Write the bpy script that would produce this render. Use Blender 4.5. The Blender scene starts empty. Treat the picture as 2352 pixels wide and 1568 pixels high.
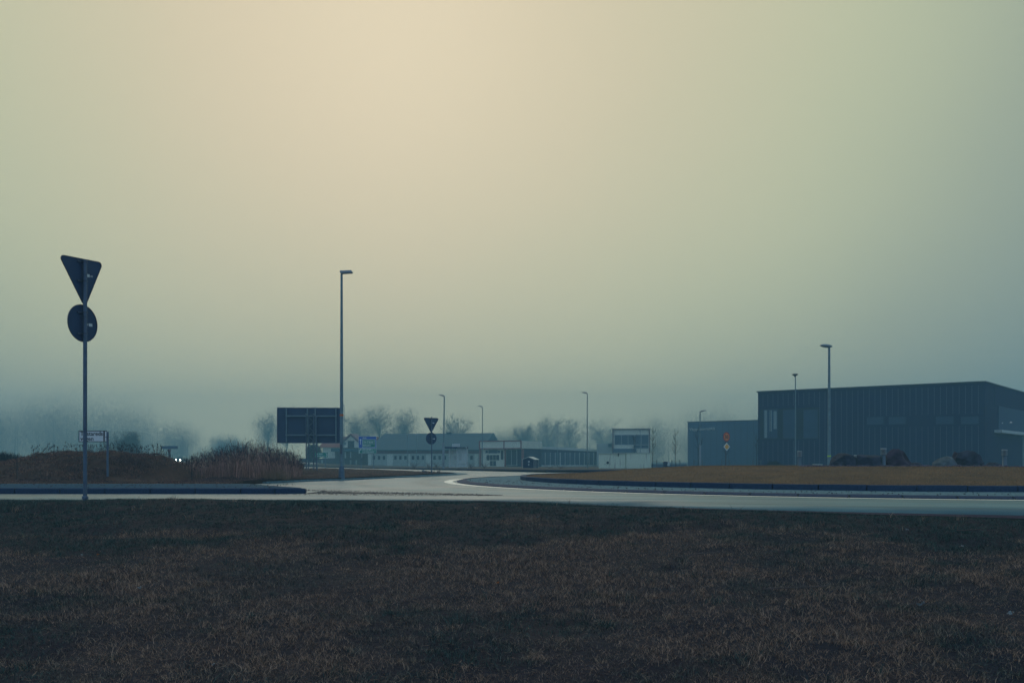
import bpy, bmesh, math, random
import numpy as np
from mathutils import Vector, Matrix, noise as mnoise
from mathutils.geometry import delaunay_2d_cdt

random.seed(7); rng = np.random.default_rng(7)
scene = bpy.context.scene
COL = scene.collection
PI = math.pi
EYE = 0.74; F = 1829.0; CX = 1176.0; HY = 1057.0     # eye height, focal length and horizon in photo units

def smooth(a, b, x):
    t = np.clip((x - a) / (b - a), 0, 1); return t * t * (3 - 2 * t)
def WX(px, Y): return (px - CX) / F * Y
def WZ(py, Y): return EYE + (HY - py) * Y / F

# ------------------------------------------------------------------ materials
def new_mat(name):
    m = bpy.data.materials.new(name); m.use_nodes = True
    nt = m.node_tree; b = nt.nodes['Principled BSDF']
    return m, nt, b
def N(nt, t, **kw):
    n = nt.nodes.new(t)
    for k, v in kw.items():
        if k.startswith('i_'):
            key = k[2:].replace('_', ' ')
            n.inputs[key].default_value = v
        else: setattr(n, k, v)
    return n
def c4(c): return (c[0], c[1], c[2], 1.0)
def mat(name, col, rough=0.6, metal=0.0, var=0.25, scale=3.0, col2=None, bump=0.0, bscale=40.0, spec=0.5, coords='Object', stretch=None, emit=None):
    """plain surface with mottled colour, roughness variation and optional bump"""
    m, nt, b = new_mat(name)
    tc = N(nt, 'ShaderNodeTexCoord'); src = tc.outputs[coords]
    if stretch:
        mp = N(nt, 'ShaderNodeMapping'); mp.inputs['Scale'].default_value = stretch
        nt.links.new(src, mp.inputs[0]); src = mp.outputs[0]
    n = N(nt, 'ShaderNodeTexNoise', i_Scale=scale, i_Detail=8.0, i_Roughness=0.65); nt.links.new(src, n.inputs['Vector'])
    r = N(nt, 'ShaderNodeValToRGB'); r.color_ramp.elements[0].position = 0.3; r.color_ramp.elements[1].position = 0.7
    c2 = col2 if col2 else tuple(min(1, x * (1 + var)) for x in col)
    c1 = col if col2 else tuple(x * (1 - var) for x in col)
    r.color_ramp.elements[0].color = c4(c1); r.color_ramp.elements[1].color = c4(c2)
    nt.links.new(n.outputs['Fac'], r.inputs['Fac']); nt.links.new(r.outputs['Color'], b.inputs['Base Color'])
    mr = N(nt, 'ShaderNodeMapRange'); mr.inputs['To Min'].default_value = max(0.03, rough - 0.12); mr.inputs['To Max'].default_value = min(1, rough + 0.12)
    nt.links.new(n.outputs['Fac'], mr.inputs['Value']); nt.links.new(mr.outputs['Result'], b.inputs['Roughness'])
    b.inputs['Metallic'].default_value = metal
    b.inputs['Specular IOR Level'].default_value = spec if rough < .62 else min(spec, .12)
    if bump:
        n2 = N(nt, 'ShaderNodeTexNoise', i_Scale=bscale, i_Detail=6.0); nt.links.new(src, n2.inputs['Vector'])
        bp = N(nt, 'ShaderNodeBump', i_Strength=bump, i_Distance=0.02); nt.links.new(n2.outputs['Fac'], bp.inputs['Height'])
        nt.links.new(bp.outputs['Normal'], b.inputs['Normal'])
    if emit:
        b.inputs['Emission Color'].default_value = c4(emit[0]); b.inputs['Emission Strength'].default_value = emit[1]
    return m
def grass_mat(name, greens, straws, scale=0.35, thr=(0.42, 0.6)):
    """blades: patchy mix of green and straw from world position plus a value of each blade's own"""
    m, nt, b = new_mat(name)
    g = N(nt, 'ShaderNodeNewGeometry')
    mp = N(nt, 'ShaderNodeMapping'); mp.inputs['Scale'].default_value = (0.6, 1, 1); nt.links.new(g.outputs['Position'], mp.inputs[0])
    n = N(nt, 'ShaderNodeTexNoise', i_Scale=scale, i_Detail=6.0, i_Roughness=0.7); nt.links.new(mp.outputs[0], n.inputs['Vector'])
    at = N(nt, 'ShaderNodeAttribute', attribute_name='shade')
    pw = N(nt, 'ShaderNodeMath', operation='POWER'); pw.inputs[1].default_value = 1.7; nt.links.new(at.outputs['Fac'], pw.inputs[0])
    at2 = N(nt, 'ShaderNodeAttribute', attribute_name='bias')
    ad = N(nt, 'ShaderNodeMath', operation='MULTIPLY_ADD'); ad.inputs[1].default_value = 0.07; nt.links.new(at.outputs['Fac'], ad.inputs[0]); nt.links.new(n.outputs['Fac'], ad.inputs[2])
    ad2 = N(nt, 'ShaderNodeMath', operation='ADD'); nt.links.new(ad.outputs[0], ad2.inputs[0]); nt.links.new(at2.outputs['Fac'], ad2.inputs[1])
    mr = N(nt, 'ShaderNodeMapRange'); mr.inputs['From Min'].default_value = thr[0] + .035; mr.inputs['From Max'].default_value = thr[1] + .035
    nt.links.new(ad2.outputs[0], mr.inputs['Value'])
    def pair(cs):
        x = N(nt, 'ShaderNodeMix', data_type='RGBA'); x.inputs[6].default_value = c4(cs[0]); x.inputs[7].default_value = c4(cs[1])
        nt.links.new(pw.outputs[0], x.inputs[0]); return x
    a, s = pair(greens), pair(straws)
    mx = N(nt, 'ShaderNodeMix', data_type='RGBA'); nt.links.new(mr.outputs[0], mx.inputs[0]); nt.links.new(a.outputs[2], mx.inputs[6]); nt.links.new(s.outputs[2], mx.inputs[7])
    nt.links.new(mx.outputs[2], b.inputs['Base Color']); b.inputs['Roughness'].default_value = 0.75
    b.inputs['Specular IOR Level'].default_value = 0.2
    return m

M = {}
M['galv'] = mat('galvanised_steel', (.11, .165, .235), .55, .2, .3, 6, bump=.1)
M['sign_back'] = mat('bare_sign_back', (.032, .070, .148), .6, .0, .12, 2.5)
M['clamp'] = mat('clamp_steel', (.10, .13, .18), .5, .4)
M['sticker'] = mat('white_sticker', (.75, .8, .78), .5, var=.08)
M['yellow'] = mat('sign_yellow', (.8, .5, .03), .5, var=.08)
M['red'] = mat('sign_red', (.5, .03, .03), .5, var=.1)
M['orange'] = mat('sign_orange', (.95, .26, .09), .5, var=.1)
M['amber'] = mat('sign_amber', (.95, .42, .05), .5, var=.1)
M['blue'] = mat('sign_blue', (.012, .09, .50), .5, var=.12)
M['green'] = mat('sign_green', (.0, .24, .17), .5, var=.12)
M['white'] = mat('sign_white', (.88, .9, .88), .5, var=.06)
M['black'] = mat('sign_black', (.012, .014, .02), .5, var=.2)
M['darkpost'] = mat('dark_post', (.10, .13, .16), .55, .3, .25)
M['paint'] = mat('road_paint', (.92, .92, .78), .45, var=.16, scale=14, bump=.2, bscale=80)
M['granite'] = mat('granite_kerb', (.034, .062, .125), .75, var=.4, scale=30, bump=.5, bscale=60)
M['concrete'] = mat('concrete_apron', (.13, .23, .28), .9, var=.5, scale=9, bump=.8, bscale=30, spec=.08)
M['pole'] = mat('lamp_pole_steel', (.17, .26, .30), .55, .1, .25, 5)
M['lamp'] = mat('lamp_head_grey', (.28, .33, .38), .45, .2)
M['reflect_orange'] = mat('orange_band', (.75, .16, .04), .5, var=.1)
M['reflect_yellow'] = mat('yellow_band', (.55, .8, .02), .5, var=.1)
M['rock'] = mat('boulder_grey', (.045, .055, .085), .85, var=.7, scale=3.2, bump=.9, bscale=14)
M['rock_red'] = mat('boulder_reddish', (.068, .052, .08), .85, var=.65, scale=3.0, bump=.9, bscale=14)
M['rock_pale'] = mat('boulder_pale', (.11, .14, .165), .85, var=.6, scale=3.5, bump=.9, bscale=14)
M['pebble'] = mat('pebble_stone', (.10, .09, .14), .8, var=.6, scale=6)
M['bark'] = mat('bark', (.018, .022, .032), .9, var=.4, scale=8)
M['twig'] = mat('twigs', (.02, .026, .04), .9, var=.4, scale=2)
M['conifer'] = mat('needles', (.018, .028, .034), .9, var=.5, scale=.6)
M['bush'] = mat('bush_leaves', (.016, .018, .035), .9, var=.5, scale=3)
M['clad_black'] = mat('black_metal_cladding', (.005, .012, .080), .8, .0, .12, .5, spec=.1)
M['clad_trim'] = mat('cladding_trim', (.03, .05, .09), .7, .0, .1)
M['clad_grey'] = mat('grey_cladding', (.075, .145, .235), .7, .0, .08, .4, spec=.2)
M['seam'] = mat('panel_joint', (.045, .085, .17), .6, .0, .1)
M['glass'] = mat('dark_glass', (.010, .022, .055), .5, 0, .1, 1, spec=.15)
M['glass_soft'] = mat('blue_grey_glass', (.038, .080, .155), .6, 0, .15, 1, spec=.12)
M['curtain'] = mat('curtain', (.28, .36, .38), .8, var=.15, stretch=(12, 12, 1))
M['wall_white'] = mat('white_render', (.84, .84, .68), .8, var=.08, scale=1.2)
M['wall_pale'] = mat('pale_panel_wall', (.42, .50, .46), .75, var=.08, scale=1)
M['door_pale'] = mat('pale_gate', (.68, .76, .66), .6, var=.08, scale=1)
M['roof_grey'] = mat('grey_roof', (.03, .10, .15), .8, var=.12, scale=.8)
M['roof_red'] = mat('red_tiles', (.30, .10, .09), .85, var=.2, scale=4)
M['fascia'] = mat('reddish_fascia', (.17, .09, .13), .7, var=.15)
M['trim_red'] = mat('red_trim', (.28, .07, .08), .6, var=.15)
M['brick'] = mat('dark_brick', (.10, .10, .13), .85, var=.2, scale=3)
M['frame_pale'] = mat('pale_frame', (.62, .68, .64), .6, var=.1)
M['tar'] = mat('tyre_rubber', (.02, .02, .022), .8)
M['carpaint'] = mat('car_paint', (.12, .16, .14), .35, .2, .1)
M['headlamp'] = mat('lit_headlamp', (.9, .95, .9), .3, emit=((1, .98, .85), 60.0))
M['litter'] = mat('litter_white', (.26, .30, .32), .7, var=.2, scale=30)
M['litter_orange'] = mat('litter_orange', (.5, .16, .05), .7, var=.2)
M['straw'] = mat('dry_stem', (.16, .13, .12), .85, var=.4, scale=3)
M['snowpole'] = mat('marker_pole', (.05, .06, .07), .8)
M['bollard'] = mat('bollard_grey', (.13, .19, .24), .5, .2, .12)
M['louvre'] = mat('bollard_louvre', (.36, .42, .46), .45, .1, .08)
M['spot'] = mat('lit_ceiling_spot', (.9, .9, .9), .4, emit=((.8, .95, 1), .9))

def rusty_mat():
    m, nt, b = new_mat('weathered_white_steel')
    tc = N(nt, 'ShaderNodeTexCoord')
    mp = N(nt, 'ShaderNodeMapping'); mp.inputs['Scale'].default_value = (7, 7, .55); nt.links.new(tc.outputs['Object'], mp.inputs[0])
    n = N(nt, 'ShaderNodeTexNoise', i_Scale=1.0, i_Detail=7.0, i_Roughness=.6); nt.links.new(mp.outputs[0], n.inputs['Vector'])
    r = N(nt, 'ShaderNodeValToRGB'); r.color_ramp.elements[0].position = .28; r.color_ramp.elements[1].position = .45
    r.color_ramp.elements[0].color = (.32, .30, .22, 1); r.color_ramp.elements[1].color = (.86, .92, .70, 1)
    nt.links.new(n.outputs['Fac'], r.inputs[0]); nt.links.new(r.outputs[0], b.inputs['Base Color']); b.inputs['Roughness'].default_value = .7
    return m
M['rusty'] = rusty_mat()

def asphalt_mat():
    m, nt, b = new_mat('damp_asphalt')
    g = N(nt, 'ShaderNodeNewGeometry')
    n1 = N(nt, 'ShaderNodeTexNoise', i_Scale=.35, i_Detail=5.0, i_Roughness=.6); nt.links.new(g.outputs['Position'], n1.inputs['Vector'])
    n2 = N(nt, 'ShaderNodeTexNoise', i_Scale=55.0, i_Detail=3.0); nt.links.new(g.outputs['Position'], n2.inputs['Vector'])
    mp = N(nt, 'ShaderNodeMapping'); mp.inputs['Scale'].default_value = (.08, 1.6, 1); nt.links.new(g.outputs['Position'], mp.inputs[0])
    n3 = N(nt, 'ShaderNodeTexNoise', i_Scale=1.0, i_Detail=4.0); nt.links.new(mp.outputs[0], n3.inputs['Vector'])
    ad = N(nt, 'ShaderNodeMath', operation='ADD'); nt.links.new(n1.outputs['Fac'], ad.inputs[0]); nt.links.new(n3.outputs['Fac'], ad.inputs[1])
    r = N(nt, 'ShaderNodeValToRGB'); r.color_ramp.elements[0].color = (.085, .165, .19, 1); r.color_ramp.elements[1].color = (.19, .34, .37, 1)
    nt.links.new(n2.outputs['Fac'], r.inputs[0])
    # wheel paths worn round the island, and darker repaired or stained patches
    ds = N(nt, 'ShaderNodeVectorMath', operation='DISTANCE'); ds.inputs[1].default_value = (11.9, 28.7, 0); nt.links.new(g.outputs['Position'], ds.inputs[0])
    wr = N(nt, 'ShaderNodeMapRange'); wr.inputs['From Min'].default_value = 14.0; wr.inputs['From Max'].default_value = 19.0; nt.links.new(ds.outputs['Value'], wr.inputs['Value'])
    wc = N(nt, 'ShaderNodeValToRGB'); ee = wc.color_ramp.elements; ee[0].position = 0; ee[0].color = (.95, .95, .95, 1); ee[1].position = 1; ee[1].color = (.9, .9, .9, 1)
    for q_, v_ in ((.14, .95), (.22, .72), (.32, 1.0), (.52, 1.0), (.62, .74), (.72, 1.0)): e_ = ee.new(q_); e_.color = (v_, v_, v_, 1)
    nt.links.new(wr.outputs[0], wc.inputs[0])
    pt = N(nt, 'ShaderNodeValToRGB'); pt.color_ramp.elements[0].position = .42; pt.color_ramp.elements[0].color = (.74, .76, .8, 1); pt.color_ramp.elements[1].position = .56; pt.color_ramp.elements[1].color = (1, 1, 1, 1)
    nt.links.new(n1.outputs['Fac'], pt.inputs[0])
    m1 = N(nt, 'ShaderNodeMix', data_type='RGBA', blend_type='MULTIPLY'); m1.inputs[0].default_value = 1; nt.links.new(r.outputs[0], m1.inputs[6]); nt.links.new(wc.outputs[0], m1.inputs[7])
    m2 = N(nt, 'ShaderNodeMix', data_type='RGBA', blend_type='MULTIPLY'); m2.inputs[0].default_value = 1; nt.links.new(m1.outputs[2], m2.inputs[6]); nt.links.new(pt.outputs[0], m2.inputs[7])
    nt.links.new(m2.outputs[2], b.inputs['Base Color'])
    mr = N(nt, 'ShaderNodeMapRange'); mr.inputs['From Min'].default_value = .75; mr.inputs['From Max'].default_value = 1.25
    mr.inputs['To Min'].default_value = .30; mr.inputs['To Max'].default_value = .55
    nt.links.new(ad.outputs[0], mr.inputs['Value']); nt.links.new(mr.outputs[0], b.inputs['Roughness'])
    bp = N(nt, 'ShaderNodeBump', i_Strength=.22, i_Distance=.01); nt.links.new(n2.outputs['Fac'], bp.inputs['Height']); nt.links.new(bp.outputs[0], b.inputs['Normal'])
    b.inputs['Specular IOR Level'].default_value = .12
    return m
M['asphalt'] = asphalt_mat()
M['footway'] = mat('footway_asphalt', (.032, .095, .16), .9, var=.35, scale=12, bump=.8, bscale=40, spec=.04)
M['shoulder'] = mat('gravel_purple', (.035, .028, .06), .85, var=.5, scale=25, bump=.8, bscale=60)
M['soil'] = mat('soil_and_moss', (.014, .020, .036), .95, col2=(.040, .032, .040), scale=1.2, bump=.8, bscale=20)
M['island_soil'] = mat('island_turf', (.07, .046, .030), .95, col2=(.19, .115, .062), scale=1.2, bump=.6, bscale=25)
M['soil_brown'] = mat('dry_turf', (.028, .022, .028), .95, col2=(.08, .048, .042), scale=1.5, bump=.8, bscale=25)
M['far_turf'] = mat('far_turf', (.04, .045, .05), .95, col2=(.07, .065, .06), scale=.3, bump=.4, bscale=10)
M['gravel_debris'] = mat('gravel_debris', (.06, .055, .07), .8, var=.6, scale=20)
M['grass_near'] = grass_mat('verge_grass', ((.008, .022, .030), (.10, .21, .18)), ((.06, .040, .040), (.82, .54, .38)), .9, (.465, .57))
M['grass_mound'] = grass_mat('mound_grass', ((.10, .068, .032), (.58, .37, .17)), ((.14, .076, .034), (.76, .40, .19)), .5, (.42, .58))
M['grass_dry'] = grass_mat('dry_tussock', ((.02, .017, .028), (.24, .16, .17)), ((.045, .026, .03), (.56, .31, .23)), .9, (.42, .58))
M['reed'] = grass_mat('reed_stems', ((.12, .08, .08), (.66, .38, .32)), ((.20, .11, .09), (.92, .54, .40)), 1.1, (.42, .60))
M['plume'] = mat('reed_plumes', (.045, .035, .06), .95, var=.4, scale=10)

# ------------------------------------------------------------------ mesh helpers
class MB:
    def __init__(s): s.v = []; s.f = []
    def add(s, vs, fs):
        k = len(s.v); s.v += [tuple(v) for v in vs]; s.f += [tuple(i + k for i in f) for f in fs]; return s
    def box(s, x0, x1, y0, y1, z0, z1):
        return s.add([(x0, y0, z0), (x1, y0, z0), (x1, y1, z0), (x0, y1, z0), (x0, y0, z1), (x1, y0, z1), (x1, y1, z1), (x0, y1, z1)],
                     [(0, 3, 2, 1), (4, 5, 6, 7), (0, 1, 5, 4), (1, 2, 6, 5), (2, 3, 7, 6), (3, 0, 4, 7)])
    def tube(s, p, q, r0, r1=None, n=12, cap=True):
        p, q = Vector(p), Vector(q); r1 = r0 if r1 is None else r1
        d = (q - p).normalized(); a = d.orthogonal().normalized(); b = d.cross(a)
        vs = []
        for c, r in ((p, r0), (q, r1)):
            for i in range(n):
                t = 2 * PI * i / n; vs.append(c + a * (math.cos(t) * r) + b * (math.sin(t) * r))
        fs = [(i, (i + 1) % n, n + (i + 1) % n, n + i) for i in range(n)]
        if cap: fs += [tuple(range(n))[::-1], tuple(range(n, 2 * n))]
        return s.add(vs, fs)
    def prism(s, pts, y0, y1):
        """polygon in x,z extruded along y"""
        n = len(pts)
        vs = [(x, y0, z) for x, z in pts] + [(x, y1, z) for x, z in pts]
        fs = [tuple(range(n)), tuple(range(n, 2 * n))[::-1]] + [(i, n + i, n + (i + 1) % n, (i + 1) % n) for i in range(n)]
        return s.add(vs, fs)
    def lathe(s, prof, n=24):
        k = len(prof); vs = []
        for r, z in prof:
            for i in range(n): vs.append((r * math.cos(2 * PI * i / n), r * math.sin(2 * PI * i / n), z))
        fs = [(j * n + i, j * n + (i + 1) % n, (j + 1) * n + (i + 1) % n, (j + 1) * n + i) for j in range(k - 1) for i in range(n)]
        fs += [tuple(range(n))[::-1], tuple(range((k - 1) * n, k * n))]
        return s.add(vs, fs)
    def xf(s, mtx):
        s.v = [tuple(mtx @ Vector(v)) for v in s.v]; return s
    def build(s, name, m, parent=None, smooth_=False, bevel=0, loc=None):
        me = bpy.data.meshes.new(name); me.from_pydata(s.v, [], s.f); me.materials.append(M[m] if isinstance(m, str) else m)
        bm = bmesh.new(); bm.from_mesh(me); bmesh.ops.recalc_face_normals(bm, faces=bm.faces); bm.to_mesh(me); bm.free()
        o = bpy.data.objects.new(name, me); COL.objects.link(o)
        if parent: o.parent = parent
        if loc is not None: o.location = loc
        if smooth_:
            for p in me.polygons: p.use_smooth = True
            try: me.set_sharp_from_angle(angle=math.radians(45))
            except Exception: pass
        if bevel:
            md = o.modifiers.new('bevel', 'BEVEL'); md.width = bevel; md.segments = 2; md.limit_method = 'ANGLE'
        return o
def np_mesh(name, V, T, m, attrs=None, parent=None):
    me = bpy.data.meshes.new(name)
    me.vertices.add(len(V)); me.vertices.foreach_set('co', np.ascontiguousarray(V, dtype=np.float32).ravel())
    me.loops.add(len(T) * 3); me.loops.foreach_set('vertex_index', np.ascontiguousarray(T, dtype=np.int32).ravel())
    me.polygons.add(len(T)); me.polygons.foreach_set('loop_start', np.arange(0, len(T) * 3, 3, dtype=np.int32))
    me.update(calc_edges=True)
    for k, a in (attrs or {}).items():
        at = me.attributes.new(k, 'FLOAT', 'POINT'); at.data.foreach_set('value', np.ascontiguousarray(a, dtype=np.float32))
    me.materials.append(M[m]); o = bpy.data.objects.new(name, me); COL.objects.link(o)
    if parent: o.parent = parent
    return o
def tag(o, label=None, cat=None, group=None, kind=None):
    if label: o['label'] = label
    if cat: o['category'] = cat
    if group: o['group'] = group
    if kind: o['kind'] = kind
    return o
def thing(name, label, cat, loc=(0, 0, 0), rz=0, group=None):
    o = bpy.data.objects.new(name, None); COL.objects.link(o); o.location = loc; o.rotation_euler = (0, 0, rz)
    o.empty_display_size = .3
    return tag(o, label, cat, group)
def copy_tree(o, parent=None):
    c = o.copy(); COL.objects.link(c)
    if parent: c.parent = parent
    for ch in [x for x in bpy.data.objects if x.parent == o]: copy_tree(ch, c)
    return c
def text(s, name, m, parent, x, y, z, width=None, height=None, depth=.004, align='LEFT', bold=0.0):
    """lettering standing upright in the x-z plane, facing -y; (x, z) = left foot of the first letter"""
    cu = bpy.data.curves.new(name, 'FONT'); cu.body = s; cu.size = 1; cu.extrude = 0; cu.offset = bold; cu.resolution_u = 3
    t = bpy.data.objects.new(name, cu); COL.objects.link(t)
    dg = bpy.context.evaluated_depsgraph_get(); me = bpy.data.meshes.new_from_object(t.evaluated_get(dg))
    bpy.data.objects.remove(t); bpy.data.curves.remove(cu)
    n = len(me.vertices); co = np.zeros(n * 3); me.vertices.foreach_get('co', co); co = co.reshape(-1, 3)
    w = co[:, 0].max() - co[:, 0].min(); h = co[:, 1].max() - min(0, co[:, 1].min()) if s.isupper() or any(ch.isdigit() for ch in s) else .73
    sz = height / (.73) if height else width / w
    sx = width / w if width else sz
    out = np.zeros_like(co); out[:, 0] = (co[:, 0] - co[:, 0].min()) * sx + x; out[:, 1] = y; out[:, 2] = co[:, 1] * sz + z
    me.vertices.foreach_set('co', out.ravel()); me.update(); me.materials.clear(); me.materials.append(M[m])
    o = bpy.data.objects.new(name, me); COL.objects.link(o); o.parent = parent
    md = o.modifiers.new('thick', 'SOLIDIFY'); md.thickness = depth; md.offset = 0
    return o
def fbm(x, y, s=1.0, seed=0.0): return mnoise.fractal(Vector((x * s + seed, y * s, seed)), 1.0, 2.0, 4)

# ------------------------------------------------------------------ terrain
def G(X, Y):
    """level of the carriageways"""
    X = np.asarray(X, float); Y = np.asarray(Y, float)
    fr = smooth(-40, -15, X) * (-.005) * (np.clip(Y, 50, 200) - 50)
    fl = smooth(-28, -42, X) * smooth(60, 95, Y) * .45
    return fr + fl
IC = (11.9, 28.7)
def Ye(X):
    """near edge of the road"""
    X = np.asarray(X, float)
    c = IC[1] - np.sqrt(np.clip(18.8 ** 2 - (X - IC[0]) ** 2, 1, None))
    return np.where(X > -.6, np.where(X < IC[0], np.minimum(c, 14.6), 9.9), 14.6 - .2 * smooth(-3, -.6, X))
cxs = np.array([-30, -9, -7, -4, -1.2, .8, 2.6, 4.9, 6.8, 9, 30]); czs = np.array([.06, .085, .115, .10, .085, .06, .03, -.005, -.02, -.02, -.02])
cys = np.array([12.6, 12.6, 12.7, 12.5, 12.2, 11.9, 11.4, 10.75, 10.1, 9.5, 9.5])
def verge(X, Y):
    yc = np.interp(X, cxs, cys); zc = np.interp(X, cxs, czs); ye = Ye(X)
    t = np.clip(yc - Y, 0, None); front = zc - .128 * t * t / (t + .9); front = np.maximum(front, -.95)
    u = np.clip((Y - yc) / np.maximum(ye - yc, .05), 0, 1); back = zc * (1 - u) + (-.02) * u
    z = np.where(Y < yc, front, back)
    return np.where(Y > ye, -.02 - .5 * np.clip(Y - ye, 0, .2), z)
def ground_z(X, Y):
    X = np.asarray(X, float); Y = np.asarray(Y, float)
    base = verge(X, Y) - np.clip(smooth(14.8, 17, Y), 0, 1) * .03
    return np.where(Y > 15, G(X, Y) - .14, base)
def axis(lo, a, b, hi, fine, grow=1.25):
    c = list(np.arange(a, b + 1e-6, fine)); s = fine; x = a; L = []
    while x > lo: s *= grow; x -= s; L.append(max(x, lo))
    s = fine; x = b; R = []
    while x < hi: s *= grow; x += s; R.append(min(x, hi))
    return np.array(L[::-1] + c + R)
gx = axis(-255, -11, 11, 255, .16); gy = axis(-60, 2, 15.4, 365, .12)
XX, YY = np.meshgrid(gx, gy); ZZ = ground_z(XX, YY)
near = (YY < Ye(XX) - .4) & (YY > -2) & (abs(XX) < 14)
B = np.zeros_like(ZZ)
idx = np.argwhere(near)
for i, j in idx: B[i, j] = .035 * fbm(XX[i, j], YY[i, j], 1.3) + .015 * fbm(XX[i, j], YY[i, j], 5, 3)
fade = np.clip((Ye(XX) - .4 - YY) / .8, 0, 1); ZZ = ZZ + B * fade
def bump_at(X, Y):
    return (.035 * fbm(X, Y, 1.3) + .015 * fbm(X, Y, 5, 3)) * float(np.clip((Ye(X) - .4 - Y) / .8, 0, 1))
ny, nx = XX.shape
V = np.stack([XX.ravel(), YY.ravel(), ZZ.ravel()], 1)
ii, jj = np.meshgrid(np.arange(ny - 1), np.arange(nx - 1), indexing='ij'); a = (ii * nx + jj).ravel()
T = np.concatenate([np.stack([a, a + 1, a + nx + 1], 1), np.stack([a, a + nx + 1, a + nx], 1)])
g = np_mesh('ground', V, T, 'soil'); tag(g, kind='structure'); g.data.shade_smooth()

def patch(name, outline, zf, m, step, skirt=0.25, kind='structure', label=None, cat=None, holes=None):
    """sheet bounded by an outline in plan, following zf(x, y), with a skirt down its edge"""
    n = len(outline); pts = [Vector(p) for p in outline]; edges = [(i, (i + 1) % n) for i in range(n)]
    o = np.array(outline); x0, y0 = o.min(0); x1, y1 = o.max(0)
    def inside(x, y):
        c = False; j = n - 1
        for i in range(n):
            xi, yi = outline[i]; xj, yj = outline[j]
            if (yi > y) != (yj > y) and x < (xj - xi) * (y - yi) / (yj - yi) + xi: c = not c
            j = i
        return c
    A, Bv = o, np.roll(o, -1, 0)
    def dist(x, y):
        d = Bv - A; t = np.clip(((x - A[:, 0]) * d[:, 0] + (y - A[:, 1]) * d[:, 1]) / np.maximum((d ** 2).sum(1), 1e-9), 0, 1)
        return np.sqrt((x - A[:, 0] - t * d[:, 0]) ** 2 + (y - A[:, 1] - t * d[:, 1]) ** 2).min()
    yv = y0 + step * .5
    while yv < y1:
        st = step * max(1, yv / 40.0); xv = x0 + st * .5
        while xv < x1:
            if inside(xv, yv) and dist(xv, yv) > st * .35: pts.append(Vector((xv, yv)))
            xv += st
        yv += st
    vs, es, fs, *_ = delaunay_2d_cdt(pts, edges, [], 1, 1e-5)
    V = [(v.x, v.y, float(zf(v.x, v.y))) for v in vs]; Fc = [tuple(f) for f in fs]
    mb = MB(); mb.v = V; mb.f = Fc
    me = bpy.data.meshes.new(name); me.from_pydata(V, [], Fc)
    bm = bmesh.new(); bm.from_mesh(me)
    bmesh.ops.recalc_face_normals(bm, faces=bm.faces)
    if bm.faces and sum(f.normal.z for f in bm.faces) < 0: bmesh.ops.reverse_faces(bm, faces=bm.faces)
    if skirt:
        be = [e for e in bm.edges if len(e.link_faces) == 1]
        r = bmesh.ops.extrude_edge_only(bm, edges=be)
        for v in [x for x in r['geom'] if isinstance(x, bmesh.types.BMVert)]: v.co.z -= skirt
    for f in bm.faces: f.smooth = abs(f.normal.z) > .5
    bm.to_mesh(me); bm.free(); me.materials.append(M[m])
    ob = bpy.data.objects.new(name, me); COL.objects.link(ob); tag(ob, label, cat, kind=kind); return ob

# road sheet
front = [(x, float(Ye(x))) for x in list(np.arange(-14, 11.5, .5)) + [11.9, 20, 40, 70]]
patch('road', [(-110, 14.6), (-40, 14.6), (-20, 14.6)] + front + [(70, 75), (20, 75), (-20, 130), (-30, 240), (-110, 240)], lambda x, y: G(x, y), 'asphalt', 2.2, .08)
# gravel shoulder along the near edge
sv = []; sf = []
xs = np.arange(-14, 11.5, .25)
for k, x in enumerate(xs):
    e = float(Ye(x)); w = .42 + .12 * fbm(x, 0, .8)
    z0 = float(ground_z(x, e - w)) + .012; sv += [(x, e - w, z0), (x, e + .05, .006)]
    if k: sf.append((2 * k - 2, 2 * k - 1, 2 * k + 1, 2 * k))
s = MB(); s.v = sv; s.f = sf; tag(s.build('gravel_shoulder', 'shoulder'), kind='structure')

# footway with its kerb (left)
fw = [(-60, 17.8), (-5.6, 17.8), (-5.05, 17.95), (-4.8, 18.15), (-5.1, 18.6), (-5.9, 19.6), (-7.1, 21.4), (-60, 21.4)]
patch('footway', fw, lambda x, y: .118, 'footway', 1.2, .16)
kb = MB()
path = [(-60, 17.6)] + [(-60 + i * 1.0, 17.6) for i in range(1, 55)] + [(-5.25, 17.62), (-4.65, 17.9), (-4.72, 18.3), (-5.2, 18.9), (-5.9, 19.75)]
def kerb(mb, path, w, z0, z1, gap=.012, taper=None, seed=1):
    rr = random.Random(seed)
    for k in range(len(path) - 1):
        p = Vector((path[k][0], path[k][1], 0)); q = Vector((path[k + 1][0], path[k + 1][1], 0)); d = (q - p); L = d.length; d.normalize(); n = Vector((-d.y, d.x, 0))
        a = p + d * gap; b = q - d * gap; h = z1 + rr.uniform(-.004, .004); j = rr.uniform(-.004, .004)
        t0 = t1 = h
        if taper and k in taper: t0, t1 = taper[k]
        c = .012
        vs = [a + n * j, b + n * j, b + n * w, a + n * w]
        lo = [Vector((v.x, v.y, z0)) for v in vs]; hi = [Vector((vs[0].x, vs[0].y, t0 - c)), Vector((vs[1].x, vs[1].y, t1 - c)), Vector((vs[2].x, vs[2].y, t1)), Vector((vs[3].x, vs[3].y, t0))]
        ch = [Vector((vs[0].x, vs[0].y, t0)) + n * c, Vector((vs[1].x, vs[1].y, t1)) + n * c]
        mb.add(lo + hi + ch, [(0, 1, 5, 4), (4, 5, 9, 8), (8, 9, 6, 7), (1, 2, 6, 9, 5), (3, 0, 4, 8, 7), (2, 3, 7, 6), (3, 2, 1, 0)])
kerb(kb, path, .16, -.05, .125, taper={len(path) - 5: (.125, .11), len(path) - 4: (.11, .09), len(path) - 3: (.09, .09), len(path) - 2: (.09, .12)})
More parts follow.
